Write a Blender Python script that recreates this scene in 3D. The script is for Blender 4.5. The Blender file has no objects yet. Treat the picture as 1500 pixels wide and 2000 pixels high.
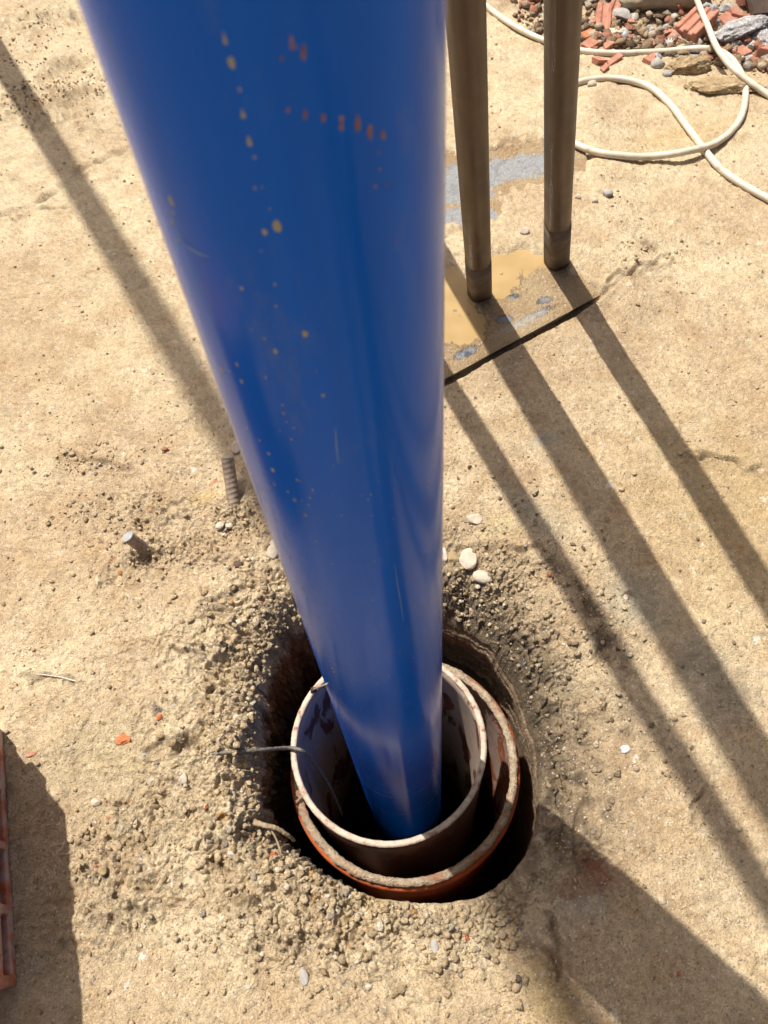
import bpy, bmesh, math, random
import numpy as np
from mathutils import Vector, Matrix, noise as mnoise

# ---------------------------------------------------------------- camera, world, sun
CH = 1.3                                   # camera height above the ground (m)
F = 1502.0                                 # focal length in photo pixels
def nrm(v):
    v = np.asarray(v, float); return v / np.linalg.norm(v)
_n = nrm([859. - 750., 1954. - 1000., F])  # straight down, in camera axes
_U = -_n
_Y = nrm(np.array([0, 0, 1.]) - _n[2] * _n)
_X = np.cross(_Y, _U)
MW = np.array([_X, _Y, _U])
def ray(px, py): return MW @ np.array([px - 750., py - 1000., F])
def P(px, py, z=0.0):                      # where a line of sight meets the level z
    r = ray(px, py); t = (z - CH) / r[2]
    return np.array([r[0] * t, r[1] * t, z])

scene = bpy.context.scene
C = scene.collection
cam_d = bpy.data.cameras.new("camera"); cam = bpy.data.objects.new("camera", cam_d); C.objects.link(cam)
cam_d.sensor_fit = 'VERTICAL'; cam_d.sensor_height = 36; cam_d.lens = 36 * F / 2000
cam_d.clip_start = 0.02; cam_d.clip_end = 500
R3 = MW @ np.array([[1, 0, 0], [0, -1, 0], [0, 0, -1.]])
mw = Matrix([list(R3[i]) + [0] for i in range(3)] + [[0, 0, 0, 1]])
cam.matrix_world = Matrix.Translation((0, 0, CH)) @ mw
cam_d.dof.use_dof = True; cam_d.dof.focus_distance = 1.55; cam_d.dof.aperture_fstop = 9.0
scene.camera = cam

SUN_E = math.radians(65)
hs = nrm([0.65174, -0.75844, 0.0])         # shadows run this way over the ground
Ldir = np.array([hs[0] * math.cos(SUN_E), hs[1] * math.cos(SUN_E), -math.sin(SUN_E)])
w = bpy.data.worlds.new("World"); scene.world = w; w.use_nodes = True
nt = w.node_tree
sky = nt.nodes.new('ShaderNodeTexSky'); sky.sky_type = 'NISHITA'; sky.sun_disc = False
sky.sun_elevation = SUN_E; sky.sun_rotation = math.atan2(-hs[0], -hs[1])
sky.dust_density = 8.0; sky.air_density = 0.5; sky.ozone_density = 0.2
bg = nt.nodes['Background']; bg.inputs['Strength'].default_value = 0.075
nt.links.new(sky.outputs[0], bg.inputs[0])
sd = bpy.data.lights.new("sun", 'SUN'); sun = bpy.data.objects.new("sun", sd); C.objects.link(sun)
sd.energy = 5.0; sd.angle = math.radians(0.55); sd.color = (1.0, 0.95, 0.86)
sun.rotation_euler = Vector(Ldir).to_track_quat('-Z', 'Y').to_euler()
scene.view_settings.view_transform = 'Standard'; scene.view_settings.look = 'None'
scene.view_settings.exposure = 0.3; scene.view_settings.gamma = 1.0
scene.view_settings.use_curve_mapping = False

# ---------------------------------------------------------------- numpy noise
def h2(ix, iy, s):
    a = (ix.astype(np.int64) * 374761393 + iy.astype(np.int64) * 668265263 + s * 2147483647) & 0xffffffff
    a = ((a ^ (a >> 13)) * 1274126177) & 0xffffffff
    a = ((a ^ (a >> 16)) * 2246822519) & 0xffffffff
    return ((a ^ (a >> 15)) & 0xffffff) / float(0xffffff)
_pr = np.random.RandomState(11); _PM = _pr.permutation(4096).astype(np.int32); _AN = _pr.rand(4096) * 6.2831853
_GX = np.cos(_AN).astype(np.float32); _GY = np.sin(_AN).astype(np.float32)
def vn(x, y, s=0):                         # smooth gradient noise, about -1..1
    x = np.asarray(x, np.float64); y = np.asarray(y, np.float64)
    fx0 = np.floor(x); fy0 = np.floor(y); fx = (x - fx0).astype(np.float32); fy = (y - fy0).astype(np.float32)
    ix = fx0.astype(np.int32) + s * 131; iy = fy0.astype(np.int32)
    u = fx * fx * fx * (fx * (fx * 6 - 15) + 10); v = fy * fy * fy * (fy * (fy * 6 - 15) + 10)
    p0 = _PM[ix & 4095]; p1 = _PM[(ix + 1) & 4095]
    h00 = _PM[(p0 + iy) & 4095]; h10 = _PM[(p1 + iy) & 4095]; h01 = _PM[(p0 + iy + 1) & 4095]; h11 = _PM[(p1 + iy + 1) & 4095]
    gx1 = fx - 1; gy1 = fy - 1
    a = _GX[h00] * fx + _GY[h00] * fy; a += u * (_GX[h10] * gx1 + _GY[h10] * fy - a)
    b = _GX[h01] * fx + _GY[h01] * gy1; b += u * (_GX[h11] * gx1 + _GY[h11] * gy1 - b)
    return (a + v * (b - a)).astype(np.float64) * 1.5
def fbm(x, y, sc, o=4, s=0, g=0.5):
    r = 0; a = 1.0; f = 1.0 / sc
    for i in range(o):
        r = r + a * vn(x * f + 13.7 * i, y * f - 7.1 * i, s + i * 17); a *= g; f *= 2.03
    return r
def sst(a, b, v):
    t = np.clip((v - a) / (b - a), 0, 1); return t * t * (3 - 2 * t)
def clods(x, y, s, prob, seed, r0=0.3, r1=0.62, warp=0.25):
    """bumps scattered one per cell; returns height in cell units and the id of the winner"""
    wx = x + s * warp * vn(x / s * 2.3, y / s * 2.3, seed + 5); wy = y + s * warp * vn(x / s * 2.3 + 9, y / s * 2.3 + 4, seed + 6)
    X = wx / s; Yy = wy / s; ix = np.floor(X); iy = np.floor(Yy)
    best = np.zeros_like(X); bid = np.zeros_like(X)
    for dx in (-1, 0, 1):
        for dy in (-1, 0, 1):
            jx = ix + dx; jy = iy + dy
            cx = jx + h2(jx, jy, seed); cy = jy + h2(jx, jy, seed + 1)
            R = r0 + (r1 - r0) * h2(jx, jy, seed + 2) ** 2
            on = h2(jx, jy, seed + 3) < prob
            an = h2(jx, jy, seed + 7) * 6.2831853; ca = np.cos(an); sa = np.sin(an); as_ = .7 + .6 * h2(jx, jy, seed + 8)
            ux_ = ((X - cx) * ca + (Yy - cy) * sa) / (R * as_); uy_ = (-(X - cx) * sa + (Yy - cy) * ca) * as_ / R
            d2 = np.maximum(np.maximum(np.abs(ux_), np.abs(uy_)), .74 * (np.abs(ux_) + np.abs(uy_)))
            h = np.clip((1 - d2) * 2.6, 0, .85 + .3 * ux_ - .15 * uy_) * R * on
            m = h > best
            best = np.where(m, h, best); bid = np.where(m, h2(jx, jy, seed + 4), bid)
    return best, bid
def blob(x, y, px, py, rx, ry, ang=0.0, z=0.0, soft=0.5):
    c = P(px, py, z); dx = x - c[0]; dy = y - c[1]
    ca, sa = math.cos(ang), math.sin(ang)
    d = np.sqrt(((dx * ca + dy * sa) / rx) ** 2 + ((-dx * sa + dy * ca) / ry) ** 2)
    d = d + 0.35 * vn(x / (0.35 * min(rx, ry)) , y / (0.35 * min(rx, ry)), int(px) % 97)
    return 1 - sst(1 - soft, 1 + soft, d)
def segd(x, y, pts, z=0.0):                # distance to a polyline given by photo points, and its parameter
    Q = [P(a, b, z)[:2] for a, b in pts]; best = np.full_like(x, 9e9); tt = np.zeros_like(x)
    for i in range(len(Q) - 1):
        a, b = Q[i], Q[i + 1]; v = b - a; L = v @ v
        t = np.clip(((x - a[0]) * v[0] + (y - a[1]) * v[1]) / L, 0, 1)
        d = np.hypot(x - a[0] - t * v[0], y - a[1] - t * v[1])
        m = d < best; best = np.where(m, d, best); tt = np.where(m, (i + t) / (len(Q) - 1), tt)
    return best, tt

# ---------------------------------------------------------------- the pit rim
PC = np.array([-0.03, 0.385])              # middle of the pit
_rim = [(560, 1215), (530, 1270), (512, 1340), (505, 1420), (500, 1490), (508, 1560), (525, 1625), (580, 1668), (640, 1705), (700, 1738), (770, 1757),
        (850, 1762), (925, 1755), (985, 1722), (1030, 1665), (1052, 1600), (1056, 1530), (1058, 1450), (1048, 1375),
        (1015, 1295), (955, 1215), (872, 1165), (780, 1135), (660, 1150)]
_ra = []; _rr = []
for a, b in _rim:
    q = P(a, b, -0.012)[:2] - PC; _ra.append(math.atan2(q[1], q[0])); _rr.append(math.hypot(*q))
_o = np.argsort(_ra); _ra = np.array(_ra)[_o]; _rr = np.array(_rr)[_o]
_ra3 = np.concatenate([_ra - 2 * np.pi, _ra, _ra + 2 * np.pi]); _rr3 = np.tile(_rr, 3)
def rim_r(th):
    th = (th + np.pi) % (2 * np.pi) - np.pi
    r = sum(np.interp(th + k, _ra3, _rr3) * wt for k, wt in ((-.12, .15), (-.05, .2), (0, .3), (.05, .2), (.12, .15)))
    rough = 0.18 + 0.9 * sst(-.1, 0.6, np.cos(th - math.radians(165)))
    return r + rough * (0.006 * vn(th * 9 + 3, th * 0 + .5, 3) + 0.0045 * vn(th * 27 + 3, th * 0 + .5, 4) + 0.0022 * vn(th * 70, th * 0 + .5, 8))

# ---------------------------------------------------------------- ground relief and colours
PL = [(760, 799), (1200, 562), (1128, 225), (640, 365)]       # the buried steel plate, photo points
PLQ = np.array([P(a, b, 0.008)[:2] for a, b in PL])
def plate_d(x, y):                         # signed distance inside the plate (positive inside)
    d = np.full_like(x, 9e9); n = len(PLQ)
    for i in range(n):
        a, b = PLQ[i], PLQ[(i + 1) % n]; v = b - a; v = v / np.hypot(*v); 
        s = (x - a[0]) * (-v[1]) + (y - a[1]) * v[0]
        d = np.minimum(d, s)
    return d
def plate_uv(x, y):                        # along the front edge (0 left - 1 right), back from it (m)
    a, b = PLQ[0], PLQ[1]; v = b - a; L = np.hypot(*v); v = v / L
    return ((x - a[0]) * v[0] + (y - a[1]) * v[1]) / L, -(x - a[0]) * v[1] + (y - a[1]) * v[0]

CRACKS = [([(1180, 570), (1205, 548), (1232, 543), (1252, 524), (1282, 519), (1300, 500)], .0045, .008), ([(1330, 892), (1400, 895), (1500, 925)], .005, .006),
          ([(1240, 472), (1300, 500)], .006, .006), ([(130, 888), (200, 908), (255, 918)], .005, .006),
          ([(0, 1316), (50, 1320), (100, 1322), (165, 1332)], .004, .004), ([(390, 1178), (440, 1165), (482, 1140)], .004, .005),
          ([(393, 1197), (450, 1190), (490, 1170)], .0045, .005), ([(390, 1178), (393, 1197)], .003, .003),
          ([(315, 1300), (340, 1268), (400, 1285)], .003, .003), ([(305, 1478), (350, 1455), (420, 1430)], .010, .012),
          ([(190, 1815), (230, 1790), (270, 1775), (350, 1765)], .005, .005), ([(1350, 1610), (1358, 1570), (1385, 1540)], .003, .003),
          ([(0, 420), (60, 400), (115, 365)], .010, .007), ([(150, 330), (200, 310), (255, 290)], .008, .006),
          ([(20, 408), (140, 402)], .006, .004), ([(975, 1880), (960, 1850), (1075, 1850), (1090, 1905)], .004, .005),
          ([(1075, 1790), (1090, 1850), (1090, 1905)], .005, .006), ([(880, 1068), (930, 1062), (1010, 1068), (1060, 1078)], .006, .007),
          ([(1060, 1075), (1110, 1110), (1150, 1160), (1180, 1230), (1190, 1300)], .010, .008),
          ([(1145, 1560), (1120, 1640), (1130, 1690)], .004, .004), ([(540, 1640), (560, 1680), (575, 1705)], .006, .010),
          ([(420, 1640), (430, 1690), (460, 1740), (520, 1800)], .007, .008)]

def ground_h(x, y, full=False):
    dx = x - PC[0]; dy = y - PC[1]; r = np.hypot(dx, dy); th = np.arctan2(dy, dx)
    e = r - rim_r(th)                                          # distance outside the rim
    wx = x + 0.03 * vn(x / .15, y / .15, 31); wy = y + 0.03 * vn(x / .15, y / .15, 32)
    # masks
    left = sst(-0.15, 0.25, np.cos(th - math.radians(172)))    # crumbly side (left and lower left)
    tr = sst(0.0, 0.6, np.cos(th - math.radians(62)))          # rubbly bank up-right of the hole
    near = np.exp(-np.clip(e, 0, 9) / 0.09)
    crumb = np.clip(near * (0.55 + 0.8 * left + 0.2), 0, 1.2)
    crumb = np.maximum(crumb, 0.95 * np.exp(-np.clip(e - .05, 0, 9) / .07) * tr)
    crumb = np.maximum(crumb, (.62 + .4 * vn(x / .07, y / .07, 45)) * np.exp(-np.clip(e - .02, 0, 9) / .09) * sst(-.2, .6, np.cos(th - math.radians(30))))
    for b in ((135, 190, .22, .13, .3), (60, 40, .25, .1, .2), (330, 1090, .13, .05, .1), (450, 1330, .09, .12, 0), (430, 1560, .09, .12, 0), (640, 1800, .16, .07, 0),
              (900, 1850, .08, .05, 0), (960, 1120, .09, .06, 0), (250, 1750, .09, .06, .4), (250, 1640, .12, .05, .6), (460, 1010, .05, .04, 0),
              (60, 200, .1, .3, .9), (240, 1010, .12, .06, 0)):
        crumb = np.maximum(crumb, 0.75 * blob(x, y, *b, soft=.7))
    smooth = 0
    for b in ((1350, 1000, .35, .5, .5), (1150, 1850, .22, .16, .4), (150, 1050, .1, .1, 0), (330, 1150, .09, .06, 0), (150, 700, .2, .25, 0), (1250, 1550, .12, .1, 0), (300, 1960, .2, .05, 0), (1200, 800, .3, .25, 0)):
        smooth = np.maximum(smooth, blob(x, y, *b, soft=.8))
    crumb = crumb * (1 - 0.8 * smooth * (e > .05))
    heap = sst(-0.03, 0.25, y - (2.62 - 0.58 * (x - 0.70)) + 0.06 * vn(x / .25, y / .25, 77))   # rubble heap, far right
    crumb = crumb * (1 - .75 * np.exp(-np.clip(e, 0, 9) / .012) * (1 - left))
    # relief
    z = 0.007 * fbm(x, y, 0.55, 3, 1) + 0.0040 * fbm(wx, wy, 0.11, 4, 2) * (1 - .6 * smooth)
    tq = fbm(x, y, .10, 4, 11, .55) * 2.2 + .6 * vn(x / .02, y / .02, 12); tf = tq - np.floor(tq)      # broken crust: small steps
    z = z + (.0022 * (1 - .7 * smooth) + .0085 * crumb) * (np.floor(tq) + sst(.40, .62, tf) - .5 * tq)
    tq2 = fbm(x, y, .045, 3, 13, .5) * 2.4; tf2 = tq2 - np.floor(tq2)
    z = z + (.0010 + .0045 * crumb) * (np.floor(tq2) + sst(.42, .60, tf2) - .5 * tq2)
    z = z + (0.0011 - .0006 * smooth) * fbm(x, y, 0.018, 3, 3)
    z = z + crumb * (0.010 * fbm(wx, wy, 0.05, 4, 5) + 0.004 * fbm(x, y, 0.013, 3, 6))
    c1, i1 = clods(wx, wy, .040, crumb * .62 - .14, 100, .3, .62, .55)
    c2, i2 = clods(x, y, .017, crumb * .42 - .04, 110, .25, .6, .6)
    c3, i3 = clods(x, y, .0075, .16 + crumb * .22 - .10 * smooth, 120, .2, .55, .5)
    pq, _iq = clods(x, y, .022, .34, 150, .08, .30, .3)
    z = z + pq * .022 * .16 + c1 * .040 * .34 + c2 * .017 * .48 + c3 * .0075 * .55 + (.0007 + .0018 * crumb) * fbm(x, y, .007, 2, 9)
    z = z + crumb * .0045 * (1 - 2 * np.abs(vn(wx / .022, wy / .022, 10)))
    # raised lip on the left, hollow funnel at the right of the hole
    z = z + .016 * np.exp(-((e - .045) / .04) ** 2) * left
    fun = sst(0.2, .9, np.cos(th - math.radians(28)))
    z = z - .060 * np.exp(-np.clip(e, 0, 9) / .080) * fun - .050 * np.exp(-np.clip(e, 0, 9) / .075) * tr * (.8 + .6 * vn(x / .06, y / .06, 44)) - .010 * np.exp(-np.clip(e, 0, 9) / .03) - .050 * np.exp(-np.clip(e, 0, 9) / .028) * left * (.7 + .8 * vn(x / .05, y / .05, 42))
    z = z + 0.0028 * np.sin(e / .009 + 4 * vn(th * 2.2, e * 14, 41)) * np.exp(-np.clip(e, 0, 9) / .06) * fun   # trowel ridges
    # shelves broken into the left side of the hole
    z = z - .035 * blob(x, y, 470, 1285, .055, .035, .8, soft=.6) * (1 + c1) - .03 * blob(x, y, 500, 1500, .045, .03, 0, soft=.6) - .03 * blob(x, y, 505, 1620, .03, .02, 0, soft=.6)
    z = z - .022 * blob(x, y, 285, 1090, .028, .018, 0, soft=.6) - .02 * blob(x, y, 130, 125, .06, .05, 0, soft=.7)
    for b in ((145, 40, .06, .05), (30, 105, .07, .05), (130, 120, .05, .05), (115, 215, .04, .035), (90, 150, .03, .03), (60, 180, .03, .03), (470, 1240, .03, .02), (700, 1780, .03, .02), (1160, 1690, .03, .025), (1228, 1160, .008, .006), (430, 1700, .02, .02)):
        z = z - .014 * blob(x, y, *b, 0, soft=.7)
    cr = np.zeros_like(x)
    for pts, wd, dp in CRACKS:
        wd *= 1.15; dp *= 1.6
        d, t = segd(x + .010 * vn(x / .03, y / .03, 51), y + .010 * vn(x / .03, y / .03, 52), pts)
        g = np.exp(-(d / wd) ** 2) * np.sqrt(np.clip(4 * t * (1 - t) + .15, 0, 1)) * np.clip(.65 + .9 * vn(x / .04, y / .04, 53), 0, 1.2)
        z = z - dp * g + .35 * dp * np.exp(-((d - 2 * wd) / wd) ** 2)
        cr = np.maximum(cr, g)
    z = z + heap * (.13 * np.clip((y - (2.62 - 0.58 * (x - 0.70))), 0, 1) + .012 * fbm(x, y, .09, 3, 61) + c1 * 0)
    # steel plate: soil dips under it, then climbs over its right end
    pd = plate_d(x, y); u, v = plate_uv(x, y)
    over = sst(.80, .97, u + .05 * vn(x / .05, y / .05, 71)) * sst(-.16, -.01, pd)
    over = np.maximum(over, sst(.22, .36, v + .09 * u + .05 * vn(x / .06, y / .06, 72)) * sst(-.16, -.01, pd) * sst(.42, .62, u + .12 * vn(x / .1, y / .1, 73)))
    over = over * (1 - blob(x, y, 985, 335, .20, .085, .1, soft=.4)) * (1 - blob(x, y, 900, 380, .10, .14, 0, soft=.4))
    slit = np.exp(-((v + .004 + .003 * vn(x / .03, y / .03, 75)) / .006) ** 2) * sst(-.05, .0, u) * (1 - sst(.92, 1.04, u))
    z = np.where(pd > -.012, z - .022 * sst(-.012, .004, pd) * (1 - over), z) + .021 * over - .014 * slit
    # round the very edge down into the pit
    z = z - .010 * np.exp(-np.clip(e, 0, 1) / .006)
    if not full: return z
    # ---- colours (what the soil is, plus shade painted into the cracks)
    def col(*c): return np.array(c)[None, :]
    N = len(x); c = np.tile(col(.55, .425, .275), (N, 1))
    def mix(c, k, m): m = np.clip(m, 0, 1)[:, None]; return c * (1 - m) + col(*k) * m
    n1 = fbm(x, y, .35, 3, 201); n2 = fbm(x, y, .07, 3, 202)
    c = mix(c, (.66, .54, .36), .5 + 1.3 * n1 + .35 * sst(.9, 2.4, y))
    c = mix(c, (.47, .33, .19), .40 * sst(-.1, .6, n2) + .28 * smooth)
    c = mix(c, (.60, .50, .34), .5 * crumb * sst(-.2, .5, -n2) * left)
    # ochre patches, grey cement patches
    for px, py, rx, ry, a, k, s in ((1450, 1020, .18, .22, .5, (.50, .37, .19), .6), (720, 1770, .03, .02, .5, (.58, .42, .17), .7), (400, 970, .03, .012, .2, (.60, .43, .16), .5),
            (1075, 1960, .03, .05, .3, (.50, .36, .13), .4), (990, 1020, .055, .02, .2, (.66, .54, .32), .8), (1330, 265, .14, .05, .2, (.56, .41, .22), .7),
            (1240, 1170, .045, .06, .5, (.40, .37, .28), .75), (1370, 1290, .04, .05, .5, (.36, .33, .25), .6), (1060, 860, .03, .015, .3, (.42, .39, .31), .8),
            (1040, 1000, .025, .08, .6, (.42, .38, .28), .6), (1130, 1750, .035, .03, 0, (.42, .37, .29), .8), (1420, 1370, .05, .03, .3, (.38, .33, .25), .6),
            (640, 1690, .05, .02, .5, (.50, .43, .27), .7), (940, 1830, .03, .025, .2, (.62, .53, .35), .7), (870, 1800, .05, .012, 0, (.36, .30, .22), .7),
            (160, 1470, .09, .05, .2, (.55, .46, .29), .5), (250, 1500, .09, .09, .2, (.55, .46, .29), .4)):
        c = mix(c, k, s * blob(x, y, px, py, rx, ry, a, soft=.8))
    # wet / oily dark soil around the right of the hole and in the broken places
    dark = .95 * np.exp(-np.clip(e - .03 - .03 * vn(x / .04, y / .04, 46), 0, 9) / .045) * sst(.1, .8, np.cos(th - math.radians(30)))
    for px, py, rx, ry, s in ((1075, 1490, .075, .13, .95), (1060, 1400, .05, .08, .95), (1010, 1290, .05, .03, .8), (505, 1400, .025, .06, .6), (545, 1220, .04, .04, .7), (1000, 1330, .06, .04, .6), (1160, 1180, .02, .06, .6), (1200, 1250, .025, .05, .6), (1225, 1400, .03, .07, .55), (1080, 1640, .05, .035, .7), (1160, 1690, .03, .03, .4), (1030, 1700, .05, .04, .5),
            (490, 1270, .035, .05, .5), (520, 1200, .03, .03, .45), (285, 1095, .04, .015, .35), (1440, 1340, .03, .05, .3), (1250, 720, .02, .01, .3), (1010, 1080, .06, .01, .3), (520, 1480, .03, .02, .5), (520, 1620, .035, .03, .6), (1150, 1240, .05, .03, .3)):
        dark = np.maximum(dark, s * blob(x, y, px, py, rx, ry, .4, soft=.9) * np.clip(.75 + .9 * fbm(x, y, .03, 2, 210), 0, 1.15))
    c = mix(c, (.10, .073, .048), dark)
    st_ = np.exp(-((e - .04) / .05) ** 2) * sst(.1, .7, np.cos(th - math.radians(25))) * (.5 + .5 * np.sin(e / .0036 + 5 * vn(th * 3, e * 22, 43)))
    c = mix(c, (.34, .27, .18), .40 * st_)
    c = mix(c, (.20, .055, .026), .8 * blob(x, y, 1165, 1700, .018, .028, .5, soft=.6))           # crushed brick trodden in
    c = mix(c, (.36, .22, .135), .8 * blob(x, y, 1130, 1730, .045, .018, .2, soft=.4))
    c = mix(c, (.25, .14, .09), .55 * heap * sst(-.3, .5, n2)); c = mix(c, (.33, .30, .27), .4 * heap * sst(-.1, .6, -n2))
    c = mix(c, (.12, .08, .05), .7 * cr)  # crevice shade put into the colour, cracks too fine for the mesh
    # pebbles pressed in the surface: a colour each
    def tint(c, h, idv, on):
        m = np.clip(h * 4, 0, 1) * on; v = (idv * 97.3) % 1
        sel = lambda a, b: m * ((v >= a) & (v < b))
        c = mix(c, (.66, .56, .41), sel(0, .10)); c = mix(c, (.50, .26, .09), sel(.13, .148)); c = mix(c, (.33, .30, .25), sel(.17, .20))
        c = mix(c, (.55, .13, .055), sel(.235, .239)); c = mix(c, (.80, .77, .72), sel(.245, .258)); c = mix(c, (.10, .09, .09), sel(.275, .281))
        return mix(c, (.36, .26, .16), sel(.3, .42) * .5)
    c = tint(c, c3, i3, .85 * (1 - .6 * np.clip(dark, 0, 1))); c = tint(c, c2, i2, .45)
    pb, ib = clods(x, y, .05, .20, 140, .10, .26)
    c = tint(c, pb * 2, ib * .4, .8)
    p2, i2b = clods(x, y, .022, .34, 150, .08, .30, .3)
    m2 = np.clip(p2 * 6, 0, 1) * (1 - .7 * np.clip(dark, 0, 1)) * (1 - .6 * crumb)
    c = mix(c, (.74, .64, .48), .55 * m2 * (i2b < .55)); c = mix(c, (.40, .34, .26), .6 * m2 * (i2b > .82)); c = mix(c, (.84, .80, .72), .8 * m2 * ((i2b > .55) & (i2b < .60)))
    c = c * (1 + .20 * fbm(x, y, .012, 2, 220) + .10 * fbm(x, y, .05, 2, 221))[:, None]
    wet = np.clip(dark * .6, 0, 1)
    return z, np.clip(c, .01, .95), wet
_gs = .009; _gx0, _gy0 = -1.7, -.35
_GA, _GB = np.meshgrid(np.arange(_gx0, 2.3, _gs), np.arange(_gy0, 4.2, _gs), indexing='ij')
_GZ = ground_h(_GA.ravel(), _GB.ravel()).reshape(_GA.shape)
def gz(x, y):
    a = min(max((x - _gx0) / _gs, 0), _GZ.shape[0] - 1.001); b = min(max((y - _gy0) / _gs, 0), _GZ.shape[1] - 1.001)
    i, j = int(a), int(b); a -= i; b -= j
    return float((_GZ[i, j] * (1 - a) + _GZ[i + 1, j] * a) * (1 - b) + (_GZ[i, j + 1] * (1 - a) + _GZ[i + 1, j + 1] * a) * b)
def hit(px, py, lift=0.0):                 # where a line of sight meets the ground surface
    z = 0.0
    for _ in range(6):
        p = P(px, py, z); z = gz(p[0], p[1]) + lift
    return np.array([p[0], p[1], z])

# ---------------------------------------------------------------- material helpers
def mat(name, base=(.5, .5, .5), rough=.6, metal=0.0, coat=0.0):
    m = bpy.data.materials.new(name); m.use_nodes = True
    b = m.node_tree.nodes['Principled BSDF']
    b.inputs['Base Color'].default_value = (*base, 1); b.inputs['Roughness'].default_value = rough
    b.inputs['Metallic'].default_value = metal
    if coat: b.inputs['Coat Weight'].default_value = coat; b.inputs['Coat Roughness'].default_value = .12
    return m
class NB:
    """small node builder"""
    def __init__(s, m): s.t = m.node_tree; s.b = s.t.nodes['Principled BSDF']; s.co = s.n('ShaderNodeTexCoord')
    def n(s, k, **kw):
        nd = s.t.nodes.new(k)
        for a, v in kw.items(): setattr(nd, a, v)
        return nd
    def l(s, a, b): s.t.links.new(a, b)
    def mapped(s, scale=(1, 1, 1)):
        m = s.n('ShaderNodeMapping'); m.inputs['Scale'].default_value = scale; s.l(s.co.outputs['Object'], m.inputs[0]); return m.outputs[0]
    def noise(s, sc, det=4, ro=.55, vec=None, dist=0):
        x = s.n('ShaderNodeTexNoise'); x.inputs['Scale'].default_value = sc; x.inputs['Detail'].default_value = det
        x.inputs['Roughness'].default_value = ro; x.inputs['Distortion'].default_value = dist
        s.l(vec or s.co.outputs['Object'], x.inputs['Vector']); return x.outputs['Fac']
    def voro(s, sc, out='Distance', vec=None):
        x = s.n('ShaderNodeTexVoronoi'); x.inputs['Scale'].default_value = sc
        s.l(vec or s.co.outputs['Object'], x.inputs['Vector']); return x.outputs[out]
    def ramp(s, f, stops):
        x = s.n('ShaderNodeValToRGB'); e = x.color_ramp.elements
        e[0].position = stops[0][0]; e[0].color = (*stops[0][1], 1); e[1].position = stops[-1][0]; e[1].color = (*stops[-1][1], 1)
        for p, c in stops[1:-1]: q = e.new(p); q.color = (*c, 1)
        s.l(f, x.inputs[0]); return x.outputs[0]
    def mix(s, f, a, b, mode='MIX'):
        x = s.n('ShaderNodeMix', data_type='RGBA', blend_type=mode)
        if isinstance(f, float): x.inputs[0].default_value = f
        else: s.l(f, x.inputs[0])
        for i, v in ((6, a), (7, b)):
            if isinstance(v, tuple): x.inputs[i].default_value = (*v, 1)
            else: s.l(v, x.inputs[i])
        return x.outputs[2]
    def m(s, op, a, b=0.0, c=None):
        x = s.n('ShaderNodeMath', operation=op)
        for i, v in enumerate((a, b) if c is None else (a, b, c)):
            if isinstance(v, (int, float)): x.inputs[i].default_value = v
            else: s.l(v, x.inputs[i])
        return x.outputs[0]
    def bump(s, h, dist, strength=1.0, prev=None):
        x = s.n('ShaderNodeBump'); x.inputs['Distance'].default_value = dist; x.inputs['Strength'].default_value = strength
        s.l(h, x.inputs['Height'])
        if prev is not None: s.l(prev, x.inputs['Normal'])
        return x.outputs[0]
    def col(s, c): s.l(c, s.b.inputs['Base Color'])
    def rough(s, c): s.l(c, s.b.inputs['Roughness'])
    def norm(s, c): s.l(c, s.b.inputs['Normal'])
    def attr(s, name): x = s.n('ShaderNodeAttribute'); x.attribute_name = name; return x.outputs

# soil: colour attribute + fine sand grain
M_soil = mat('sandy_soil'); k = NB(M_soil)
a = k.attr('Col'); wt = k.attr('Wet')
g1 = k.noise(700, 3, .7); g2 = k.noise(260, 3, .6); v1 = k.voro(420, 'Color'); v2 = k.voro(300)
cc = k.mix(.75, a['Color'], k.ramp(g1, [(.28, (.62, .58, .52)), (.5, (1, 1, 1)), (.72, (1.28, 1.27, 1.22))]), 'MULTIPLY')
cc = k.mix(.55, cc, k.ramp(g2, [(.3, (.68, .64, .58)), (.55, (1, 1, 1)), (.75, (1.22, 1.2, 1.15))]), 'MULTIPLY')
sp = k.n('ShaderNodeSeparateColor'); k.l(v1, sp.inputs[0])
cc = k.mix(k.m('MULTIPLY', k.m('GREATER_THAN', sp.outputs[0], .985), .6), cc, (.80, .75, .66))
cc = k.mix(k.m('MULTIPLY', k.m('GREATER_THAN', sp.outputs[1], .982), .6), cc, (.16, .12, .09))
cc = k.mix(k.m('MULTIPLY', k.m('GREATER_THAN', sp.outputs[2], .992), .6), cc, (.45, .22, .07))
k.col(cc); k.rough(k.m('SUBTRACT', .93, k.m('MULTIPLY', wt['Fac'], .35)))
vb = k.voro(330); bp = k.bump(k.noise(110, 4, .7), .0060, .9); bp = k.bump(g2, .0036, 1, bp); bp = k.bump(vb, -.0016, .9, bp); bp = k.bump(g1, .0016, 1, bp)
k.norm(bp); k.b.inputs['Specular IOR Level'].default_value = .3

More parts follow.
